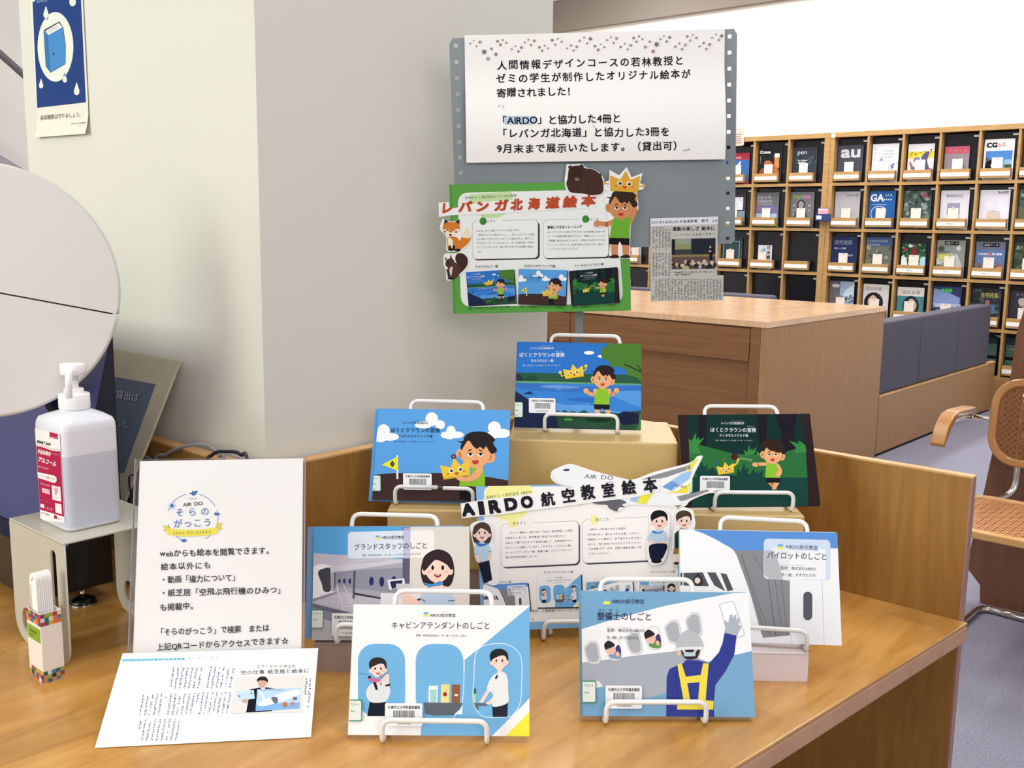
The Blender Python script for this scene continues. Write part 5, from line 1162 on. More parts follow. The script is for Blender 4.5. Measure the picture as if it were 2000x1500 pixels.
def d_emer(A, lite=False):
    A.P([(60, 180), (1900, 180), (1900, 1400), (60, 1400)], '12302d')
    A.P([(60, 190), (200, 190), (215, 400), (235, 700), (280, 1400), (60, 1400)], '2c2024')
    for q in ([(325, 190), (440, 190), (440, 600), (350, 600)], [(1080, 190), (1215, 190), (1200, 560), (1110, 560)], [(1310, 190), (1600, 190), (1560, 440), (1580, 640), (1400, 720), (1390, 400)]): A.P(q, '1c1a26')
    A.P([(225, 560), (370, 590), (800, 700), (1100, 720), (1400, 690), (1700, 600), (1722, 1010), (250, 1010)], '2c6c3a')
    for a in ([(218, 505), (255, 540), (310, 430), (315, 520), (355, 485), (350, 530), (425, 488), (340, 600), (380, 700), (240, 700)], [(910, 650), (960, 680), (985, 580), (1000, 660), (1025, 630), (1020, 670), (1080, 610), (1050, 710), (940, 720)], [(1075, 665), (1140, 710), (1080, 730)], [(1490, 530), (1580, 560), (1620, 580), (1608, 530), (1640, 545), (1700, 590), (1680, 465), (1715, 680), (1560, 690), (1580, 620)]): A.P(a, '37843f')
    A.P([(345, 1010), (280, 860), (360, 870), (390, 790), (420, 870), (470, 830), (450, 900), (540, 870), (600, 960), (830, 970), (840, 880), (880, 930), (925, 800), (935, 900), (985, 870), (960, 950), (1000, 960), (1040, 880), (1060, 950), (1110, 910), (1100, 960), (1160, 900), (1150, 1000), (1180, 1010)], '16403a')
    A.P([(280, 990), (1720, 1000), (1760, 1400), (280, 1400)], '17423c')
    A.P([(1640, 180), (1770, 180), (1890, 1400), (1730, 1400), (1720, 1010), (1720, 700)], '2c2024')
    A.E(800, 735, 45, 45, '4a2024', 30); A.L([(865, 750), (950, 756), (1025, 776)], 5, '9cc49c'); A.L([(865, 762), (950, 774), (1020, 795)], 5, '9cc49c')
    crown(A, 692, 890, .80, -8, False); A.L([(790, 850), (830, 820), (845, 780)], 22, 'e6c440'); A.E(848, 775, 16, 18, 'e6c440'); A.E(663, 765, 14, 14, '8a5a4c'); A.E(557, 808, 15, 15, '2c5ca8')
    A.L([(1215, 830), (1100, 832), (1050, 838)], 42, SK); A.E(1050, 835, 28, 24, SK); A.E(1075, 855, 16, 10, SK)
    A.P([(1210, 1060), (1270, 1060), (1290, 1145), (1265, 1110)], 'd88c50'); A.P([(1290, 1060), (1370, 1060), (1330, 1120), (1325, 1146), (1272, 1146)], SK)
    A.P([(1215, 808), (1330, 808), (1350, 860), (1380, 1002), (1188, 1000), (1195, 880)], GR); A.P([(1195, 1000), (1380, 1002), (1382, 1065), (1290, 1060), (1214, 1066)], BK)
    A.S([(1325, 820), (1365, 840), (1398, 910), (1385, 970), (1340, 985), (1315, 970), (1335, 930), (1355, 905), (1340, 870)], SK)
    boyhead(A, 1280, 700, .93, 1); A.S([(1130, 640), (1150, 550), (1240, 515), (1340, 525), (1400, 580), (1390, 650), (1370, 690), (1310, 670), (1250, 660), (1190, 615)], '33221e', 4)
    if lite: return
    W = 'dfe9ea'
    A.T(622, 324, 920, 326, 38, 'レバンガ北海道絵本', W, .004); A.T(752, 288, 915, 288, 12, 'ほっかいどうえほん', W, 0, 1); A.T(488, 420, 1072, 424, 64, 'ぼくとクラウンの冒険', W, .012, 3); A.T(955, 358, 1050, 358, 18, 'ぼうけん', W, 0, 1)
    A.T(605, 482, 970, 484, 40, 'たくみなエメラルド編', W, .006); A.T(555, 540, 1028, 542, 21, '監修：株式会社レバンガ北海道　作・絵：よしださゆり', 'b0c4c0', 0, 1)
def girl(A, cx, cy, s, hr='33262a', man=False, flip=1, mouth=True, skin='f0d4c8'):
    A.tf = tf(cx, cy, s, flip)
    if not man: A.S([(-70, -75), (0, -108), (70, -78), (96, 0), (90, 70), (68, 108), (35, 104), (0, 80), (-40, 104), (-76, 98), (-96, 40), (-92, -20)], hr, 4)
    A.E(-74, 20, 16, 22, skin); A.E(74, 20, 16, 22, skin)
    A.S([(-70, -20), (-40, -70), (40, -70), (70, -20), (68, 30), (40, 72), (0, 88), (-40, 72), (-68, 30)], skin)
    if man: A.S([(-84, -10), (-88, -60), (-50, -104), (20, -112), (74, -80), (86, -20), (74, 0), (60, -40), (20, -50), (-30, -30), (-64, -12), (-74, 10)], hr, 4)
    else: A.S([(-80, 20), (-84, -50), (-30, -98), (50, -92), (86, -30), (80, 14), (50, -20), (-8, -46), (-40, -20)], hr, 4)
    for x in (-28, 30): A.E(x, 0, 8, 14, '1a1618')
    A.E(-48, 22, 13, 9, 'eabcb0'); A.E(50, 22, 13, 9, 'eabcb0')
    if mouth: A.S([(-20, 38), (0, 36), (22, 38), (12, 56), (-8, 56)], 'a03c40', 3); A.P([(-12, 38), (14, 38), (10, 44), (-8, 44)], 'f6f0ee')
    A.tf = None
def airlogo(A, x, y, s): A.P([(x, y), (x+34*s, y-2*s), (x+34*s, y+15*s), (x, y+15*s)], '6ab0e0'); A.P([(x, y+16*s), (x+34*s, y+16*s), (x+34*s, y+32*s), (x, y+32*s)], 'ece44c')
NV = '1a1c34'
def d_ground(A):
    A.P([(60, 170), (900, 170), (900, 470), (60, 470)], '5aa4dc'); A.P([(60, 415), (900, 470), (900, 1260), (60, 1260)], 'c0bfcc'); A.P([(60, 840), (470, 950), (470, 1270), (60, 1270)], 'bcb9be')
    A.S([(100, 545), (250, 528), (262, 560), (262, 750), (300, 760), (180, 800), (100, 835)], 'eceef0', 3); A.S([(145, 590), (200, 555), (258, 555), (262, 640), (258, 755), (200, 760), (178, 690)], '43464c', 4)
    A.P([(255, 540), (620, 490), (900, 478), (900, 700), (700, 825), (470, 775), (262, 755)], 'a7a8b6'); A.P([(250, 535), (900, 470), (900, 500), (500, 560), (262, 595)], 'c9c9d4'); A.P([(300, 585), (900, 545), (900, 780), (300, 715)], '8f90a2')
    A.P([(462, 575), (482, 572), (474, 830), (455, 820)], '54566a'); A.P([(290, 590), (304, 588), (300, 735), (290, 733)], '54566a')
    for x, y, a, b in ((338, 668, 10, 20), (381, 668, 11, 22), (430, 670, 12, 24), (622, 668, 20, 40), (713, 672, 22, 44), (820, 650, 20, 28)): A.E(x, y, a, b, '2b2e64')
    A.P([(470, 770), (705, 812), (705, 828), (470, 790)], '3c3e54'); A.P([(100, 830), (330, 760), (345, 770), (100, 855)], '8f90a2'); A.P([(100, 870), (470, 960), (470, 1010), (100, 905)], '6a6c82'); A.P([(100, 905), (270, 950), (270, 1030), (190, 1000), (100, 960)], '8a8b9c')
    A.L([(315, 700), (370, 930)], 6, 'dfdfe6'); A.L([(375, 700), (470, 910)], 6, 'dfdfe6'); A.L([(315, 700), (330, 910)], 5, 'dfdfe6')
    for k in range(4): A.L([(332+k*12, 810+k*30), (410+k*14, 800+k*30)], 5, 'dfdfe6')
    A.P([(893, 185), (965, 185), (960, 900), (900, 900)], '5c5d6e'); A.P([(960, 170), (1500, 170), (1500, 1270), (960, 1270)], 'd8d4ce'); A.P([(900, 190), (960, 190), (960, 460), (900, 460)], 'a9a8c8')
    A.P([(705, 775), (1060, 775), (1060, 1260), (470, 1260), (705, 1200)], 'e2e2ea'); A.P([(762, 655), (912, 640), (918, 690), (800, 745), (780, 740)], 'e4e4ea'); A.P([(785, 670), (897, 655), (893, 690), (805, 740)], '242c54'); A.P([(838, 688), (990, 688), (970, 750), (850, 750)], 'c9c9d2')
    A.B(410, 228, 1172, 468, 'd6e2f0', 28, -.025); A.P([(895, 214), (962, 214), (962, 462), (900, 462)], 'bfbfda'); A.B(963, 214, 1170, 458, 'eceae6', 26)
    A.P([(880, 770), (930, 765), (1060, 850), (1100, 860), (1040, 920), (900, 860)], 'f0cfc0'); A.P([(1060, 800), (1130, 730), (1290, 730), (1350, 800), (1360, 1260), (1060, 1260)], 'b9cce6'); A.P([(1130, 700), (1270, 700), (1240, 740), (1150, 740)], 'f0cfc0')
    girl(A, 1203, 545, 1.52); A.S([(1080, 680), (1160, 690), (1220, 665), (1255, 680), (1240, 700), (1170, 710), (1125, 722), (1110, 700)], '4a90d0', 3)
    A.L([(1055, 820), (1100, 845)], 6, NV); A.L([(1300, 840), (1355, 835)], 6, NV); A.P([(1020, 830), (1055, 815), (1050, 842)], NV)
    airlogo(A, 657, 260, 1.05); A.T(707, 288, 907, 286, 32, 'AIRDO航空教室', NV, .004); A.T(800, 253, 855, 250, 11, 'こうくう', NV, 0, 1); A.T(465, 385, 1115, 370, 62, 'グランドスタッフのしごと', NV, .003, 3); A.T(540, 444, 1055, 430, 19, '監修：株式会社AIRDO　作・絵：いのうえあやか、たがわすみれ', '4c4e60', 0, 1)
def d_ca(A):
    A.P([(90, 180), (1800, 180), (1800, 1420), (90, 1420)], 'eef1f2'); BL = '70b1e0'
    A.P([(1762, 205), (1800, 205), (1800, 1010), (1410, 1400), (760, 1400), (775, 1180), (1140, 1200), (1158, 705)], BL)
    A.B(188, 552, 620, 1215, BL, 150); A.B(716, 552, 1153, 1210, BL, 150)
    A.L(smoothpts([(1152, 690), (1156, 900), (1140, 1090), (1090, 1180), (1060, 1205)], 5)[:-5], 7, 'e4eef6')
    w3 = smoothpts([(1256, 700), (1290, 600), (1400, 554), (1540, 554), (1640, 610), (1684, 700), (1686, 900), (1672, 1090), (1610, 1195), (1560, 1222), (1360, 1224), (1280, 1170), (1240, 1060), (1248, 880)], 5)
    A.P(w3, BL); A.L(w3+w3[:1], 7, 'e4eef6')
    A.P([(788, 1090), (1146, 1094), (1120, 1150), (1060, 1207), (880, 1210), (800, 1196)], '59626c')
    A.P([(836, 936), (918, 936), (914, 1090), (834, 1090)], 'eef2f2'); A.P([(848, 970), (908, 970), (905, 1090), (850, 1090)], '9fd0c8'); A.L([(836, 975), (820, 975), (820, 1050), (836, 1055)], 6, 'b9c4cc')
    A.P([(948, 924), (1026, 922), (1022, 1092), (944, 1092)], 'ecd88c'); A.E(984, 1015, 19, 20, '9c2c2c'); A.L([(985, 1000), (996, 978)], 4, '4c5c2c'); A.P([(1046, 926), (1124, 926), (1118, 1094), (1044, 1094)], '8f5a3c'); A.E(1087, 1015, 19, 18, 'f0ece8', 0, 14, 0, 180)
    A.L([(195, 822), (280, 835)], 3, '3c5c80')
    A.P([(296, 1085), (440, 1085), (430, 1215), (272, 1215)], '151d2e'); A.S([(300, 930), (380, 880), (450, 900), (484, 980), (460, 1060), (420, 1088), (310, 1088), (266, 1030), (270, 970)], 'd9dfe4')
    A.L([(455, 940), (458, 840)], 34, 'f0d4cc'); A.L([(350, 960), (440, 860)], 26, 'f0d4cc'); A.P([(438, 928), (484, 918), (484, 936), (440, 944)], NV); A.P([(325, 905), (352, 895), (372, 970), (350, 978)], NV); A.P([(390, 920), (402, 905), (404, 940)], NV)
    girl(A, 372, 780, .92, '2f2c2c', True); A.S([(285, 855), (330, 870), (400, 880), (370, 905), (320, 900), (282, 880)], 'c46a9c', 3); A.E(295, 857, 14, 12, '2c1c2c'); A.E(398, 852, 18, 14, '8a94a0'); A.L([(400, 850), (462, 806)], 10, '8a94a0')
    A.P([(1250, 960), (1268, 960), (1266, 1092), (1244, 1092)], 'a9d890'); A.P([(1250, 960), (1268, 960), (1267, 1010), (1248, 1010)], '1e6a48'); A.P([(1248, 1094), (1378, 1100), (1374, 1118), (1290, 1120), (1286, 1165), (1262, 1130)], '59626c')
    A.P([(1414, 1110), (1558, 1096), (1552, 1222), (1422, 1222)], '151d2e'); A.L([(1400, 950), (1320, 1080)], 34, 'f0d4cc'); A.L([(1480, 1010), (1390, 1095)], 36, 'f0d4cc'); A.E(1316, 1080, 20, 12, 'f0d4cc'); A.E(1378, 1096, 20, 12, 'f0d4cc')
    A.S([(1440, 830), (1510, 805), (1556, 860), (1562, 980), (1560, 1090), (1440, 1130), (1412, 1100), (1420, 1010), (1368, 970), (1390, 890)], 'e2e6e8', 4); A.P([(1462, 830), (1470, 850), (1452, 880), (1438, 868)], NV); A.P([(1455, 770), (1510, 770), (1500, 812), (1465, 812)], 'f0d4cc')
    for y in (922, 955, 988, 1022): A.E(1428, y, 4, 4, '9ca0a8', n=8)
    girl(A, 1480, 706, .96, '14161e', True, 1, False); A.L([(1436, 768), (1448, 768)], 4, 'b05c5c')
    A.P([(1760, 1048), (1800, 1010), (1800, 1130), (1536, 1400), (1416, 1400)], 'eef1f2'); A.P([(1760, 1172), (1800, 1130), (1800, 1400), (1534, 1400)], 'ece83c')
    airlogo(A, 790, 262, 1.15); A.T(846, 302, 1084, 304, 36, 'AIRDO航空教室', NV, .004); A.T(955, 262, 1020, 262, 12, 'こうくう', NV, 0, 1); A.T(492, 408, 1400, 412, 72, 'キャビンアテンダントのしごと', NV, .002, 3); A.T(720, 482, 1185, 486, 22, '監修：株式会社AIRDO　作・絵：やまぎしさゆり', '3c3e50', .006, 2)
def d_mech(A):
    A.P([(100, 200), (1750, 200), (1750, 1400), (100, 1400)], '73a5c9'); A.P([(110, 568), (400, 480), (900, 350), (1500, 240), (1680, 236), (1700, 760), (1300, 860), (125, 900)], 'eef1f3')
    A.P([(120, 872), (300, 852), (600, 810), (1000, 765), (1330, 880), (1000, 1120), (760, 1190), (560, 1200), (340, 1120), (300, 1090), (120, 1050)], 'a4abb8'); A.P([(130, 1040), (280, 1040), (320, 1090), (230, 1110), (130, 1110)], 'e6e8ea')
    A.P([(130, 1110), (230, 1112), (330, 1098), (560, 1200), (800, 1190), (930, 1140), (930, 1400), (120, 1400)], '73a5c9')
    wr = lambda cx, cy, w, h: smoothpts([(cx-w*.45, cy-h*.75), (cx-w*.1, cy-h*.98), (cx+w*.5, cy-h*.95), (cx+w*.8, cy-h*.6), (cx+w*.98, cy+h*.2), (cx+w*1.02, cy+h*.7), (cx+w*.7, cy+h*.98), (cx+w*.1, cy+h*1.0), (cx-w*.4, cy+h*.75), (cx-w*.8, cy-h*.1), (cx-w*.78, cy-h*.5)], 4)
    for cx, cy, s in ((212, 778, 1), (598, 690, 1), (955, 590, 1.02), (1145, 525, 1.02)): A.P(wr(cx, cy, 84*s, 108*s), 'c2c6ca'); A.P(wr(cx, cy, 76*s, 99*s), 'e4e6e8'); A.P(wr(cx, cy, 68*s, 91*s), 'a9aeb5')
    for cx, cy, c in ((405, 745, '7f9cb8'), (772, 645, '5f9048')):
        A.P(wr(cx, cy, 84, 108), 'c2c6ca'); A.P(wr(cx, cy, 78, 101), 'eceef0'); A.S([(cx-30, cy+50), (cx+60, cy+15), (cx+82, cy+70), (cx+60, cy+95), (cx-10, cy+88)], c); A.S([(cx+30, cy-10), (cx+60, cy-35), (cx+80, cy+20), (cx+70, cy+60), (cx+40, cy+40)], '3a3470'); A.S([(cx-55, cy-20), (cx+10, cy-35), (cx+28, cy+10), (cx+8, cy+52), (cx-40, cy+42), (cx-58, cy+10)], 'e4b8a4'); A.S([(cx-70, cy-50), (cx-30, cy-75), (cx+22, cy-40), (cx+10, cy-20), (cx-50, cy+5), (cx-62, cy+10), (cx-74, cy-20)], '17141c', 3); A.E(cx+50, cy+48, 17, 24, 'e4b8a4', -20)
    ph = [(1385, 345), (1410, 335), (1490, 313), (1515, 330), (1608, 600), (1610, 622), (1550, 640), (1480, 640)]; A.P(ph, 'f3f5f6'); A.L(ph+ph[:1], 6, 'b9bcc0')
    nv = '26348c'
    A.P([(1432, 600), (1542, 625), (1520, 800), (1440, 950), (1345, 1080), (1330, 1240), (1340, 1400), (900, 1400), (905, 1000), (930, 930), (1060, 875), (1080, 850), (1190, 850), (1290, 880), (1380, 780), (1415, 690)], nv)
    A.L([(1345, 1080), (1330, 1240), (1338, 1400)], 5, '161c50'); A.L([(985, 960), (1010, 1240)], 4, '161c50'); A.L([(1055, 880), (1290, 882)], 3, '161c50')
    A.P([(1440, 560), (1425, 500), (1440, 485), (1465, 510), (1480, 440), (1498, 432), (1505, 440), (1510, 470), (1525, 435), (1540, 440), (1538, 490), (1555, 460), (1575, 475), (1560, 530), (1590, 540), (1560, 600), (1548, 628), (1430, 600)], 'aab2bc')
    yl = 'e9d84a'
    A.P([(998, 885), (1040, 878), (1080, 1000), (1215, 985), (1238, 875), (1290, 882), (1260, 1215), (1332, 1220), (1330, 1300), (1000, 1300), (1002, 1215), (1055, 1210)], yl); A.P([(1092, 1060), (1205, 1050), (1192, 1208), (1118, 1208)], nv); A.L([(998, 885), (1055, 1210)], 4, '161c50'); A.L([(1290, 882), (1262, 1215)], 4, '161c50')
    A.P([(1000, 1300), (1332, 1300), (1338, 1400), (1000, 1400)], nv); A.L([(1000, 1302), (1332, 1302)], 4, '161c50')
    A.E(1018, 775, 20, 36, 'e4b8a4'); A.E(1196, 775, 18, 34, 'e4b8a4'); A.S([(1040, 740), (1200, 740), (1195, 800), (1180, 830), (1110, 845), (1060, 820)], '2a2226', 3); A.L([(1040, 740), (1080, 790)], 20, 'c4d0d8'); A.L([(1180, 740), (1150, 790)], 20, 'c4d0d8'); A.B(1060, 778, 1168, 815, 'b9ccd4', 16)
    A.S([(998, 740), (1000, 660), (1050, 600), (1100, 575), (1170, 600), (1225, 670), (1232, 750), (1110, 730)], 'b4bac0', 4); A.S([(985, 738), (1110, 728), (1232, 728), (1228, 752), (1110, 752), (988, 758)], 'dfe3e6', 3)
    airlogo(A, 322, 280, 1.8); A.T(400, 326, 698, 330, 46, 'AIRDO航空教室', '1c2c4c', .004); A.T(540, 282, 618, 284, 14, 'こうくう', '1c2c4c', 0, 1)
    A.T(262, 475, 770, 482, 80, '整備士のしごと', NV, .006, 3); A.T(270, 402, 345, 402, 30, 'せい', NV); A.T(372, 402, 402, 402, 30, 'び', NV); A.T(438, 402, 468, 402, 30, 'し', NV)
    A.T(355, 588, 700, 592, 36, '監修：株式会社AIRDO', NV, .002); A.T(348, 552, 580, 556, 12, 'かんしゅう　かぶしきがいしゃ', NV, 0, 1); A.T(350, 655, 645, 658, 36, '作・絵：おうげんたん', NV, .002)
def d_pilot(A):
    A.P([(50, 150), (1480, 150), (1480, 1200), (50, 1200)], '588fd6'); A.P([(520, 352), (1100, 352), (1100, 1150), (760, 1200)], '85878c')
    A.S([(40, 170), (200, 185), (330, 235), (450, 300), (540, 360), (600, 500), (680, 720), (760, 1000), (800, 1150), (700, 1200), (40, 1200)], 'f0f1f3', 4)
    for p in ([(600, 385), (845, 1060)], [(705, 385), (835, 610), (900, 1070)], [(835, 600), (905, 1075)], [(893, 600), (960, 1075)], [(948, 600), (1000, 1072)]): A.L(p, 4, '5c5e62')
    A.L([(600, 385), (650, 550), (790, 1000)], 4, '5c5e62')
    A.P([(865, 325), (1480, 335), (1480, 1200), (1045, 1200), (1025, 1080), (1022, 600)], 'eceef0'); A.P([(800, 1200), (785, 1110), (800, 1092), (1035, 1072), (1045, 1200)], 'eaecee'); A.L([(1035, 1072), (1045, 1150)], 3, 'a0a2a6'); A.L([(1290, 335), (1318, 1160)], 4, 'b4b8bc')
    A.B(1138, 703, 1216, 945, '50545c', 38); A.B(795, 250, 1372, 598, 'c9d9ee', 38, .02); A.P([(865, 322), (1290, 334), (1290, 360), (1022, 352), (1022, 610), (865, 590)], 'e0e6ec'); A.P([(1022, 340), (1330, 345), (1330, 600), (1022, 606)], 'eceef0'); A.P([(799, 352), (880, 355), (935, 480), (960, 600), (850, 598), (800, 560)], 'b2b5ba')
    A.P([(1020, 352), (1270, 360), (1270, 328), (1020, 318)], 'c9d9ee')
    for q in ([(75, 545), (95, 545), (95, 650), (75, 650)], [(105, 545), (270, 540), (325, 658), (105, 652)], [(308, 540), (380, 540), (465, 700), (370, 650)], [(422, 545), (475, 555), (535, 690), (485, 700)]): A.P(q, '4c5158')
    A.S([(230, 545), (270, 600), (265, 650), (210, 650), (190, 600)], '2c2c32', 3); A.E(225, 610, 24, 26, 'e9d0c4')
    airlogo(A, 917, 300, 1.25); A.T(982, 334, 1265, 345, 40, 'AIRDO航空教室', '1c2c4c', .004); A.T(1110, 298, 1188, 300, 13, 'こうくう', '1c2c4c', 0, 1)
    A.T(822, 416, 1345, 430, 66, 'パイロットのしごと', NV, .005, 3); A.T(942, 514, 1250, 522, 32, '監修：株式会社AIRDO', NV, .002); A.T(940, 482, 1150, 486, 11, 'かんしゅう　かぶしきがいしゃ', NV, 0, 1); A.T(948, 572, 1245, 574, 30, '作・絵：すずきもえの', NV, .002)
CR = dict(ruby=(990, 640, 6.818), sapph=(710, 770, 6.523), emer=(1310, 780, 6.4516), ground=(590, 990, 4.5457), ca=(660, 1140, 4.6875), mech=(1110, 1110, 4.687), pilot=(1310, 1000, 4.411), air=(890, 870, 3.7037), green=(850, 310, 4.839))
QD = dict(ca=[(155, 190), (1760, 200), (1755, 1400), (98, 1388)], mech=[(118, 215), (1650, 238), (1712, 1367), (132, 1360)], ground=[(108, 190), (1475, 178), (1490, 1182), (97, 1202)],
          pilot=[(70, 175), (1433, 200), (1470, 1158), (88, 1112)], ruby=[(140, 195), (1795, 228), (1782, 1365), (100, 1330)], sapph=[(225, 195), (1862, 240), (1840, 1402), (110, 1389)], emer=[(80, 205), (1765, 185), (1880, 1345), (196, 1355)])
BK_ = [('ruby', d_ruby, '2f72c6', '24406c', 'lake picture book with a boy and a flying crown, on the top box'),
       ('sapph', d_sapph, '5a9fe0', '5a9fe0', 'sky blue picture book with clouds and a boy hugging a crown, left on wide box'),
       ('emer', d_emer, '12302d', '1c1a1e', 'dark green forest picture book with a boy throwing, on the right of the wide box'),
       ('ground', d_ground, 'c0bfcc', '8fb8dc', 'grey and blue picture book with a smiling woman at a counter, on the smoky riser'),
       ('ca', d_ca, 'eef1f2', 'e6e8ea', 'white picture book with three blue window shapes, front left of the display'),
       ('mech', d_mech, '73a5c9', '73a5c9', 'blue picture book with a waving mechanic in a helmet and yellow vest, front right'),
       ('pilot', d_pilot, '588fd6', 'e9ebee', 'picture book with a large white aircraft nose and grey jet bridge, on the frosted riser')]
BO = {}
for k, fn_, base, sp, lab in BK_:
    BO[k] = book(lab, POS[k], fn_, CR[k], QD[k], base, sp)
stickers(BO['ruby'], QD['ruby'], [('*50041085*', 295, 950, 650, 1148, 18, 'bar', .02), (['726.6', 'Bok', '22'], 102, 1003, 218, 1212, 22, 'call', 0)])
stickers(BO['sapph'], QD['sapph'], [('*50041086*', 525, 1035, 892, 1250, 18, 'bar', .012), (['726.6', 'Bok', '22'], 112, 1062, 236, 1278, 22, 'call', 0)])
stickers(BO['emer'], QD['emer'], [('*50041087*', 370, 978, 742, 1190, 18, 'bar', .012), (['726.6', 'Bok', '22'], 140, 1000, 284, 1190, 22, 'call', 0)])
stickers(BO['ground'], QD['ground'], [('*30410*', 275, 955, 560, 1160, 14, 'bar', .01), (['726.6', 'Air'], 98, 925, 202, 1095, 16, 'call', 0)])
stickers(BO['ca'], QD['ca'], [('*50041083*', 437, 1095, 778, 1306, 16, 'bar', .006), (['726.6', 'Air'], 105, 1064, 228, 1262, 18, 'call', 0)])
stickers(BO['mech'], QD['mech'], [('*50041082*', 340, 1080, 676, 1292, 16, 'bar', .006), (['726.6', 'Air'], 128, 1038, 256, 1242, 18, 'call', 0)])
# second copies standing behind
def behind(k, lab, dx, dz, base, sp):
    q = list(POS[k]); m_ = pose(*q); p = m_ @ Vector((dx, .0058, dz)); q[0:3] = p
    t = book(lab, tuple(q), None, None, None, base, sp, 'second copies behind the displayed books'); return t
b = behind('sapph', 'second copy of the cloudy sky blue book peeping out at its left edge', -.006, .0, '5a9fe0', '4c94d8')
b = behind('ground', 'second copy of the woman-at-counter book peeping out at its left edge', -.010, .0015, 'a8a8b4', '6c9cc8')
b = behind('mech', 'second copy of the mechanic book directly behind the front one', -.0015, .001, '73a5c9', '7fb0d0')
b = behind('pilot', 'second copy of the aircraft nose book directly behind the front one', -.001, .0012, 'dfe3e8', 'c9d0dc')

# ---- posters
def girlbody(A, M_, pants='161c30'):
    A.tf = M_
    A.S([(-45, 90), (-5, 80), (55, 95), (80, 160), (90, 230), (60, 290), (-40, 300), (-75, 240), (-80, 150)], 'b9d4ea', 4); A.L([(-60, 220), (-20, 290), (20, 320)], 30, 'f0d4c8'); A.L([(85, 200), (60, 290), (20, 325)], 30, 'f0d4c8'); A.L([(-78, 215), (-45, 210)], 5, '3a70a8'); A.L([(62, 190), (95, 188)], 5, '3a70a8')
    A.P([(-40, 305), (70, 275), (100, 470), (20, 510)], pants); A.tf = None
AM = pose(*AIR); fA = onplane(AM); cA = crop(*CR['air']); AF = lambda x, y: fA(*cA(x, y))
ap = tag(empty('airliner_poster', mtx=AM), 'white poster with a cut-out airliner and black headline, mid display', 'poster')
def cutout(parent, name, F_, pts, smooth=True, y=-.0004, th=.0005, col='f0f0ee', n=4):
    q = [F_(*p) for p in (smoothpts(pts, n) if smooth else pts)]; m_ = len(q); V = [(a, y-th, b) for a, b in q]+[(a, y, b) for a, b in q]
    return fixn(meshobj(name, V, [tuple(range(m_)), tuple(range(2*m_-1, m_-1, -1))]+[(i, i+m_, (i+1) % m_+m_, (i+1) % m_) for i in range(m_)], mcol(col), parent))
q4 = [(147, 297), (1597, 262), (1650, 1290), (187, 1345)]
cutout(ap, 'poster_board', AF, q4, False, .0035, .0035)
A = Art(AF, None, -.0002)
A.P(q4, '82b4e2'); A.B(206, 305, 1602, 1282, 'f3f0ee', 30, -.02); A.P([(206, 340), (1600, 290), (1610, 1240), (225, 1262)], 'f3f0ee')
A.P([(388+178*math.cos(R(a_)), 378+165*math.sin(R(a_))) for a_ in range(-32, 215, 9)], 'f0ee9c'); A.E(415, 560, 38, 36, 'f0ee9c'); A.E(1002, 536, 32, 34, 'f0ee9c')
A.T(222, 388, 550, 345, 28, '若林ゼミ × 株式会社 AIRDO', '3c3c34', .006)
for x0, x1, y0, y1 in ((330, 890, 572, 880), (920, 1500, 540, 852)):
    A.B(x0+8, y0+10, x1+10, y1+12, '3a3c4c', 34, -.045); A.B(x0-3, y0-3, x1+2, y1+2, 'a9a9ae', 34, -.045); A.B(x0, y0, x1-4, y1-2, 'f5f2f0', 32, -.045)
A.P([(380, 555), (560, 548), (560, 585), (380, 590)], 'f3f0ee'); A.P([(960, 520), (1150, 512), (1150, 550), (960, 556)], 'f3f0ee'); A.E(415, 560, 38, 36, 'f0ee9c'); A.E(1002, 536, 32, 34, 'f0ee9c')
A.T(410, 572, 512, 567, 24, 'あらすじ', '2c2c34', .006); A.T(1008, 548, 1112, 542, 25, '見どころ', '2c2c34', .006)
TT = '3c3c44'
for x0, y0, x1, y1, s in [(370, 640, 845, 622, '　キャリア教育の一環である「AIRDO 航空教室」の内容'), (358, 676, 795, 660, 'を絵本にしました。航空教室に参加する子供たちと'), (358, 712, 848, 694, 'AIRDO で働く人たちとの会話を通して、仕事内容ややり'), (358, 748, 848, 728, 'がいについて説明しています。これまでに、パイロット編、'), (360, 782, 842, 762, 'キャビンアテンダント編、整備士編、グランドスタッフ'), (362, 816, 605, 806, '編の四作品を制作しました。'),
                          (966, 614, 1235, 606, 'AIRDO の社員の方々と何度も'), (952, 652, 1345, 640, '打ち合わせし、絵コンテから文章、イラスト、'), (952, 687, 1345, 674, '印刷所への入稿など、全て私たちの手で行い'), (955, 722, 1345, 708, 'ました。特に気合いを入れたイチオシのペー'), (957, 755, 1345, 742, 'ジは表紙です！ぜひ、表面と裏面を開いて見'), (960, 790, 1132, 784, 'てみてください！！')]: A.T(x0, y0, x1, y1, 17, s, TT, .004, 1)
A.T(635, 924, 850, 920, 20, 'キャビンアテンダント編', TT, .003); A.T(1405, 922, 1586, 918, 18, 'グランドスタッフ編', TT, .003); A.T(285, 998, 402, 992, 20, 'パイロット編', TT, .003); A.T(1060, 972, 1142, 968, 18, '整備士編', TT, .003)
A.T(552, 1206, 1010, 1196, 22, '制作：人間情報デザインコース 山岸小百合', TT, .003); A.T(545, 1262, 565, 1262, 20, 'の', TT)
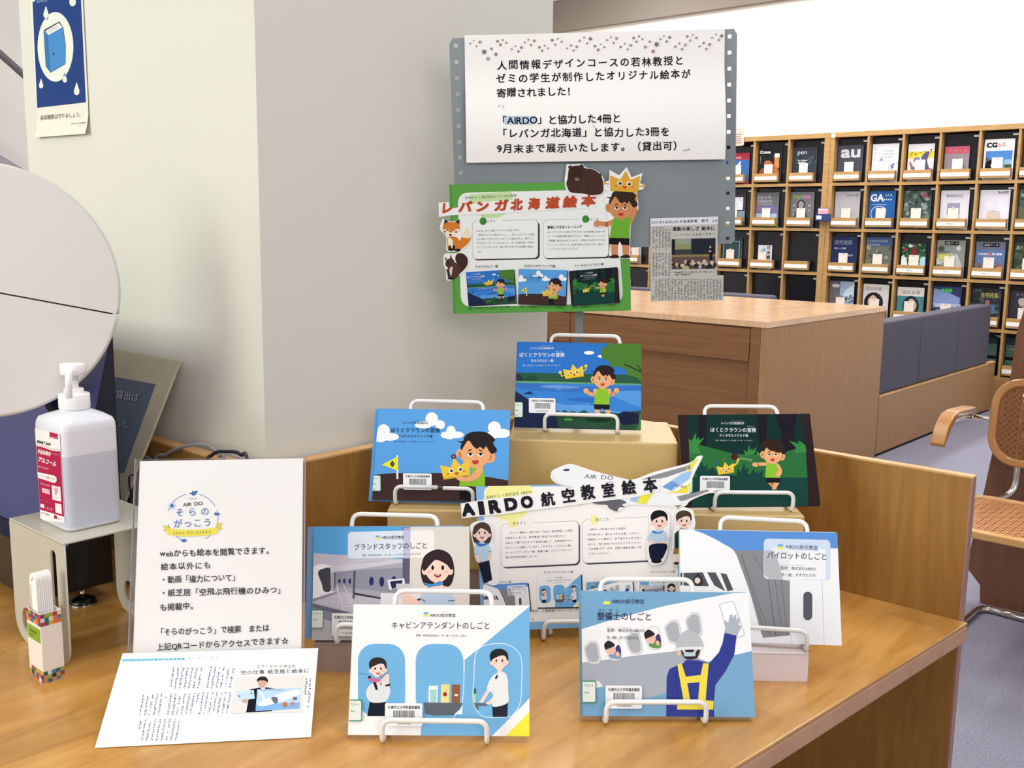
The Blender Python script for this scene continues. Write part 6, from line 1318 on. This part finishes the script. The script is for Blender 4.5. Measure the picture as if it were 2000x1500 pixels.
def mini(fn__, qc, quad, base, sh=True):
    """small reproduction of a cover: crop coordinates remapped into a quad of the poster"""
    hm_ = homog(qc, 1, 1); (x0, y0), (x1, y1), (x2, y2), (x3, y3) = quad
    if sh: A.P([(x0+8, y0+6), (x1+9, y1+5), (x2+9, y2+9), (x3+4, y3+9)], '2c2c38')
    fo, fc_ = A.f, A.clip
    def g(x, y):
        u, v = hm_(x, y); u += .5; v = 1-v; u = min(1, max(0, u)); v = min(1, max(0, v))
        return fo(x0*(1-u)*(1-v)+x1*u*(1-v)+x2*u*v+x3*(1-u)*v, y0*(1-u)*(1-v)+y1*u*(1-v)+y2*u*v+y3*(1-u)*v)
    A.f = g; A.P(qc, base); fn__(A); A.f = fo
mini(d_ca, QD['ca'], [(590, 945), (906, 930), (912, 1168), (590, 1172)], 'eef1f2'); mini(d_pilot, QD['pilot'], [(195, 1010), (520, 992), (540, 1190), (205, 1215)], '588fd6'); mini(d_mech, QD['mech'], [(945, 990), (1275, 968), (1290, 1160), (950, 1180)], '73a5c9'); mini(d_ground, QD['ground'], [(1332, 962), (1610, 955), (1618, 1150), (1338, 1165)], 'c0bfcc')
A.build('poster_print', ap, M['gloss'])
# airliner cut-out
cutout(ap, 'airliner_cutout', AF, [(690, 205), (705, 178), (800, 138), (860, 140), (1000, 185), (1200, 235), (1290, 245), (1440, 190), (1690, 125), (1745, 80), (1782, 75), (1780, 95), (1712, 235), (1690, 345), (1780, 325), (1860, 305), (1880, 325), (1760, 370), (1690, 405), (1660, 438), (1590, 445), (1400, 435), (1250, 435), (1170, 480), (1120, 465), (1050, 425), (960, 400), (960, 340), (850, 310), (740, 280), (690, 240)], True, -.0008, .0006)
A = Art(AF, None, -.0016)
A.S([(697, 212), (715, 185), (800, 148), (870, 150), (1000, 192), (1200, 245), (1400, 300), (1600, 340), (1680, 360), (1640, 425), (1400, 428), (1150, 420), (1000, 370), (850, 305), (745, 275), (705, 240)], 'eceef2', 4)
A.L([(697, 212), (705, 240), (745, 275), (850, 305), (1000, 370)], 4, 'c9ccd2'); A.P([(772, 178), (800, 168), (826, 172), (818, 184), (790, 186)], '2a3050'); A.T(925, 236, 1140, 250, 42, 'AIR DO', '3c3e48', .006, 3, 1.3, slant=.1)
A.P([(1282, 268), (1450, 210), (1685, 145), (1705, 168), (1520, 230), (1330, 270)], '8a8c92'); A.P([(1665, 152), (1760, 85), (1700, 180), (1680, 190)], 'e6e040'); A.P([(1665, 150), (1690, 140), (1700, 165), (1685, 178)], '8a8c92')
A.P([(1490, 300), (1640, 200), (1708, 185), (1690, 240), (1560, 330)], '9cc4ea'); A.P([(1490, 300), (1560, 260), (1600, 270), (1560, 325)], '6a9cd8'); A.P([(1600, 330), (1700, 270), (1670, 345), (1500, 345)], 'e6e040'); A.T(1575, 295, 1665, 310, 24, 'AIR DO', '4c5460', .004, 2, 1.2, slant=.1)
A.P([(1300, 330), (1380, 330), (1330, 415), (1255, 400)], '9cc4ea'); A.P([(1345, 345), (1430, 340), (1375, 425), (1305, 415)], 'e6e040')
A.S([(965, 400), (1060, 395), (1160, 385), (1235, 410), (1200, 430), (1225, 445), (1180, 450), (1165, 478), (1110, 455), (1090, 430), (1020, 425)], '5c5e66', 4); A.S([(1095, 290), (1110, 260), (1180, 270), (1270, 285), (1260, 310), (1150, 310)], 'b4b8c0', 3)
A.P([(1598, 370), (1820, 318), (1835, 328), (1650, 400), (1620, 400)], '8a8c92'); A.P([(1575, 438), (1640, 430), (1610, 444)], '50525c')
A.build('airliner_print', ap, M['gloss'])
# headline letters cut out on white
HD = [('A', 50, 425, 142, 510), ('I', 160, 408, 225, 500), ('R', 248, 400, 330, 490), ('D', 362, 385, 450, 470), ('O', 478, 372, 562, 452), ('航', 620, 365, 720, 442), ('空', 770, 338, 870, 420), ('教', 910, 312, 1010, 395), ('室', 1060, 298, 1155, 380), ('絵', 1205, 278, 1305, 360), ('本', 1360, 258, 1460, 345)]
cutout(ap, 'headline_cutout', AF, [(36, 420), (230, 388), (350, 375), (565, 348), (760, 328), (905, 295), (1050, 280), (1200, 258), (1470, 240), (1478, 330), (1310, 372), (1160, 392), (1015, 408), (870, 430), (700, 452), (565, 468), (330, 500), (150, 516), (44, 526)], False, -.0018, .0005)
A = Art(AF, None, -.0025)
for c, x0, y0, x1, y1 in HD:
    s = (y1-y0)*1.38 if ord(c) < 256 else (y1-y0)*1.32; yb = y1 if ord(c) < 256 else y1-10; A.T(x0, yb, x1, yb-(x1-x0)*.12, s, c, '1c1c28', .055 if ord(c) < 256 else .03, 3, 1.6, slant=-.04)
A.build('headline_print', ap)
# figure cut-outs
cutout(ap, 'figure_cutout', AF, [(180, 545), (235, 555), (270, 620), (262, 700), (310, 760), (315, 985), (232, 1000), (200, 900), (140, 770), (105, 600), (125, 560)], True, -.0026, .0005)
cutout(ap, 'figure_cutout', AF, [(1470, 462), (1540, 500), (1545, 600), (1538, 700), (1520, 800), (1478, 860), (1395, 850), (1375, 720), (1400, 600), (1395, 500)], True, -.0026, .0005)
cutout(ap, 'figure_cutout', AF, [(1650, 445), (1715, 470), (1732, 560), (1715, 640), (1690, 700), (1650, 870), (1575, 870), (1560, 700), (1580, 560), (1590, 470)], False, -.0026, .0005)
A = Art(AF, None, -.0033)
girlbody(A, tf(192, 632, .72)); girl(A, 190, 632, .72, '4a3a34'); A.S([(145, 700), (190, 712), (235, 705), (210, 725), (165, 728)], '3a78c4', 3)
A.build('figure_print', ap); A = Art(AF, None, -.0033)
A.tf = tf(1456, 548, .7); A.S([(-60, 100), (20, 90), (90, 120), (100, 210), (-90, 210), (-90, 150)], 'b9d4ea', 4); A.L([(-80, 210), (0, 240), (90, 215)], 34, 'f0d4c8'); A.S([(-80, 250), (0, 230), (100, 240), (80, 330), (30, 400), (-60, 400), (-85, 320)], '141c34', 4); A.E(-10, 412, 55, 22, '1c1c22'); A.tf = None
girl(A, 1470, 548, .70, '17141c', True); A.S([(1420, 615), (1465, 630), (1500, 612), (1480, 635), (1430, 635)], '3a78c4', 3)
A.build('figure_print', ap); A = Art(AF, None, -.0033)
A.P([(1580, 640), (1620, 600), (1680, 605), (1700, 660), (1690, 760), (1580, 760)], '1c3a34'); A.P([(1575, 745), (1690, 745), (1690, 790), (1570, 785)], 'a07c3c'); A.P([(1585, 785), (1625, 785), (1615, 850), (1590, 850)], 'f0d4c8'); A.E(1595, 852, 22, 11, '5c2c30')
girl(A, 1648, 545, .66, '4a3a30', True)
A.build('figure_print', ap)

# ---- green poster fixed to the grey board
fG = onplane(BM, -.006); cG = crop(*CR['green']); GF = lambda x, y: fG(*cG(x, y))
gp = tag(empty('green_poster', mtx=BM), 'green bordered poster with animal, boy and crown cut-outs, fixed low on the grey board', 'poster')
q4 = [(130, 245), (1830, 213), (1850, 1435), (170, 1465)]
cutout(gp, 'poster_board', GF, q4, False, -.0025, .0035, '5c9c4c')
A = Art(GF, None, -.0062)
A.P(q4, '5a9f48'); A.L([(150, 250), (185, 1462)], 10, '4a8a3c')
A.P(roundquad([(212, 322), (1705, 286), (1778, 1366), (244, 1402)], 110), 'e6ebea')
A.P([(528+202*math.cos(R(a_)), 368+200*math.sin(R(a_))) for a_ in range(-18, 195, 9)], 'bfdca4')
A.T(280, 382, 768, 358, 30, '若林ゼミ × 株式会社レバンガ北海道', '3c4038', .006)
for x0, x1, y0, y1 in ((355, 972, 590, 950), (1022, 1640, 580, 940)):
    A.B(x0+8, y0+16, x1+16, y1+12, '3a3430', 40, -.02); A.B(x0-3, y0-3, x1+2, y1+2, '8a8a80', 40, -.02); A.B(x0, y0, x1-3, y1-2, 'e8eceb', 38, -.02)
A.P([(400, 565), (630, 558), (630, 610), (400, 618)], 'e8eceb'); A.P([(1360, 545), (1600, 540), (1600, 600), (1360, 600)], 'e8eceb')
A.E(452, 590, 34, 36, '3f8a3c'); A.E(1422, 570, 34, 36, '3f8a3c'); A.T(455, 603, 570, 597, 30, 'あらすじ', '3c4038', .004); A.T(1432, 585, 1548, 578, 30, '見どころ', '3c4038', .004)
for x0, y0, x1, y1, s in [(388, 690, 810, 682, 'ある日、ぼくは謎のクラウンと出会います。'), (390, 728, 935, 722, '「宝石がなくちゃ帰れないよ……」空の上のレバンガ王国'), (392, 768, 935, 760, 'から落ちてきたクラウンは３つの宝石を失い、帰ること'), (392, 806, 935, 798, 'ができなくなってしまいました。ぼくは宝石探しを手伝'), (394, 845, 935, 838, 'うことにしましたが、旅の中でさまざまな試練に出会い'), (396, 886, 452, 885, 'ます。'),
                          (1060, 702, 1608, 696, 'ぼくとクラウンは旅の中でさまざまな試練に出会いま'), (1060, 742, 1608, 736, 'す。その試練を乗り越えるための、簡単なトレーニング'), (1062, 782, 1608, 776, 'が物語に組み込まれています。子供から大人までできる'), (1062, 822, 1608, 815, 'トレーニングなので、絵本を読みながらぜひ一緒にト'), (1064, 862, 1360, 857, 'レーニングしてみてください！')]: A.T(x0, y0, x1, y1, 21, s, '4a4a48', .003, 1)
A.T(1060, 660, 1388, 652, 30, '簡単にできるトレーニング', '2c2c2c', .02); 
A.T(378, 1032, 595, 1026, 30, 'ちからのルビー編', '3c4038', .006); A.T(835, 1024, 1135, 1026, 30, 'すばやさのサファイヤ編', '3c4038', .006); A.T(1318, 1022, 1592, 1004, 28, 'たくみなエメラルド編', '3c4038', .006)
lt = lambda f_: (lambda a: f_(a))
mini(d_ruby, QD['ruby'], [(290, 1072), (742, 1045), (765, 1360), (315, 1388)], '2f72c6'); mini(d_sapph, QD['sapph'], [(790, 1040), (1245, 1052), (1230, 1380), (782, 1368)], '5a9fe0'); mini(d_emer, QD['emer'], [(1262, 1060), (1715, 1022), (1735, 1350), (1285, 1380)], '12302d')
A.T(315, 1424, 698, 1404, 24, '制作：大学院デザイン研究科　石川玲嘉', '2c4420', .004); A.T(800, 1400, 1205, 1410, 24, '制作：人間情報デザインコース　川原友梨', '2c4420', .004); A.T(1298, 1410, 1705, 1384, 24, '制作：人間情報デザインコース　吉田彩良', '2c4420', .004)
A.build('poster_print', gp, M['gloss'])
wc = 'e9ecea'
cutout(gp, 'title_cutout', GF, [(32, 415), (128, 408), (140, 470), (220, 460), (420, 410), (560, 400), (1340, 365), (1520, 360), (1516, 460), (1200, 480), (800, 505), (430, 528), (215, 530), (145, 535), (34, 550)], False, -.0064, .0004, wc)
A = Art(GF, None, -.0069)
for c, x0, x1, y in [('レ', 45, 165, 522), ('バ', 215, 345, 512), ('ン', 375, 505, 506), ('ガ', 550, 685, 498), ('北', 710, 820, 490), ('海', 875, 985, 482), ('道', 1040, 1170, 474), ('絵', 1205, 1335, 464), ('本', 1375, 1510, 452)]: A.T(x0, y-12, x1, y-18, 112, c, 'b84a2c', .045, 3, 1.3, slant=.15)
A.build('title_print', gp)
cutout(gp, 'bear_cutout', GF, [(1240, 55), (1280, 52), (1390, 50), (1420, 80), (1500, 100), (1570, 150), (1600, 230), (1590, 320), (1480, 360), (1380, 350), (1280, 335), (1235, 290), (1222, 200), (1232, 120)], True, -.0066, .0006, wc)
A = Art(GF, None, -.0074)
br = '46301f'.replace('46301f', '463029')
A.S([(1250, 190), (1262, 100), (1300, 70), (1380, 65), (1420, 90), (1490, 100), (1560, 150), (1586, 230), (1580, 320), (1490, 345), (1400, 330), (1290, 320), (1255, 290), (1238, 230)], br, 4); A.E(1276, 82, 20, 18, br); A.E(1382, 72, 20, 18, br); A.S([(1255, 140), (1300, 80), (1380, 85), (1400, 150), (1370, 210), (1320, 225), (1270, 200)], '3c2822', 4); A.E(1340, 192, 20, 16, '9c8478'); A.E(1342, 186, 9, 7, '141010')
for x, y in ((1310, 152), (1368, 150)): A.E(x, y, 6, 6, '0c0808')
A.L([(1450, 200), (1430, 270), (1445, 320)], 4, '30201a'); A.L([(1290, 230), (1300, 310)], 4, '30201a'); A.L([(1350, 240), (1345, 320)], 4, '30201a'); A.E(1548, 160, 24, 22, br)
A.build('bear_print', gp)
cutout(gp, 'fox_cutout', GF, [(75, 565), (110, 590), (200, 590), (235, 575), (240, 680), (260, 690), (300, 645), (340, 700), (330, 780), (290, 840), (220, 872), (110, 868), (105, 740), (55, 680), (45, 640)], True, -.0066, .0006, wc)
A = Art(GF, None, -.0074)
og = 'cf7a2a'
A.S([(235, 770), (290, 660), (325, 700), (335, 750), (300, 810), (230, 860), (190, 840)], og, 4); A.S([(255, 735), (290, 658), (328, 705), (330, 745), (290, 750)], 'eadfc4', 3); A.S([(120, 740), (200, 740), (240, 800), (235, 860), (130, 860), (115, 800)], og, 4); A.S([(120, 745), (165, 770), (160, 840), (130, 840)], 'efe4d0', 3)
A.E(150, 858, 30, 12, '241c1c'); A.E(210, 860, 32, 12, '241c1c'); A.P([(128, 820), (150, 820), (150, 862), (128, 862)], '241c1c'); A.P([(165, 820), (188, 820), (188, 862), (165, 862)], '241c1c')
A.P([(80, 620), (92, 568), (125, 600)], '241c1c'); A.P([(190, 598), (230, 572), (228, 625)], '241c1c'); A.S([(72, 640), (100, 605), (150, 598), (210, 605), (232, 645), (215, 690), (150, 725), (85, 700)], og, 4); A.S([(75, 672), (110, 670), (145, 700), (190, 668), (225, 665), (200, 705), (148, 728), (95, 705)], 'efe4d0', 3)
for x in (115, 178): A.E(x, 672, 10, 12, 'f4f0e8'); A.E(x, 673, 7, 9, '141010')
A.E(144, 718, 13, 9, '141010'); A.E(92, 688, 12, 9, 'b8503c'); A.E(198, 692, 12, 9, 'b8503c')
A.build('fox_print', gp)
cutout(gp, 'squirrel_cutout', GF, [(85, 905), (150, 895), (200, 890), (260, 880), (312, 930), (312, 1010), (270, 1080), (200, 1120), (140, 1150), (105, 1140), (100, 1060), (80, 1000)], True, -.0066, .0006, wc)
A = Art(GF, None, -.0074)
sq = '4e3830'
A.S([(205, 900), (260, 895), (305, 940), (300, 1010), (250, 1070), (225, 1080), (215, 1010), (190, 950)], '3f2c26', 4); A.S([(130, 1000), (190, 980), (232, 1030), (235, 1080), (200, 1125), (130, 1130), (115, 1080)], sq, 4); A.S([(97, 985), (110, 955), (150, 940), (180, 965), (175, 1010), (130, 1030), (100, 1010)], sq, 4)
A.P([(95, 960), (92, 920), (112, 952)], sq); A.P([(135, 948), (150, 900), (160, 950)], sq); A.S([(140, 1030), (165, 1020), (160, 1060), (150, 1110), (135, 1060)], 'dccdb8', 3); A.E(124, 985, 8, 9, '141010'); A.E(150, 1132, 34, 10, '30221c'); A.L([(108, 1045), (130, 1110)], 10, '30221c')
A.build('squirrel_print', gp)
cutout(gp, 'boy_cutout', GF, [(1585, 225), (1640, 205), (1645, 105), (1735, 155), (1808, 78), (1855, 175), (1958, 135), (1935, 230), (1985, 250), (1960, 290), (1905, 300), (1915, 380), (1920, 470), (1870, 560), (1845, 640), (1840, 850), (1840, 945), (1640, 935), (1650, 780), (1640, 640), (1540, 650), (1498, 620), (1500, 585), (1580, 590), (1640, 560), (1610, 500), (1612, 430), (1595, 360), (1640, 320), (1580, 265)], False, -.0067, .0007, wc)
A = Art(GF, None, -.0076)
sk2 = 'c98a5e'
A.L([(1690, 590), (1620, 620), (1560, 612)], 46, sk2); A.E(1530, 612, 34, 32, sk2); A.L([(1830, 600), (1875, 500), (1880, 380)], 60, sk2); A.E(1878, 360, 34, 40, sk2)
for x in (1695, 1800): A.P([(x-38, 800), (x+34, 800), (x+28, 918), (x-28, 918)], sk2); A.S([(x-50, 922), (x, 905), (x+36, 915), (x+34, 936), (x-48, 936)], '33241e', 3)
A.P([(1690, 550), (1850, 555), (1838, 640), (1834, 755), (1648, 748), (1662, 640)], '6aac34'); A.P([(1648, 746), (1836, 752), (1834, 818), (1760, 812), (1742, 780), (1725, 812), (1648, 808)], '191516'); A.P([(1738, 552), (1790, 552), (1765, 590)], sk2)
boyhead(A, 1752, 452, .86, 1, sk2, '352620'); crown(A, 1790, 232, 1.06, 4, False, 1, 'd8a43c')
for x0, y0, d in ((1610, 232, -1), (1955, 256, 1)): A.L([(x0-d*25, y0+5), (x0, y0)], 12, 'd8a43c'); [A.L([(x0, y0), (x0+d*20, y0-18+k*14)], 8, 'd8a43c') for k in range(3)]
A.build('boy_print', gp)
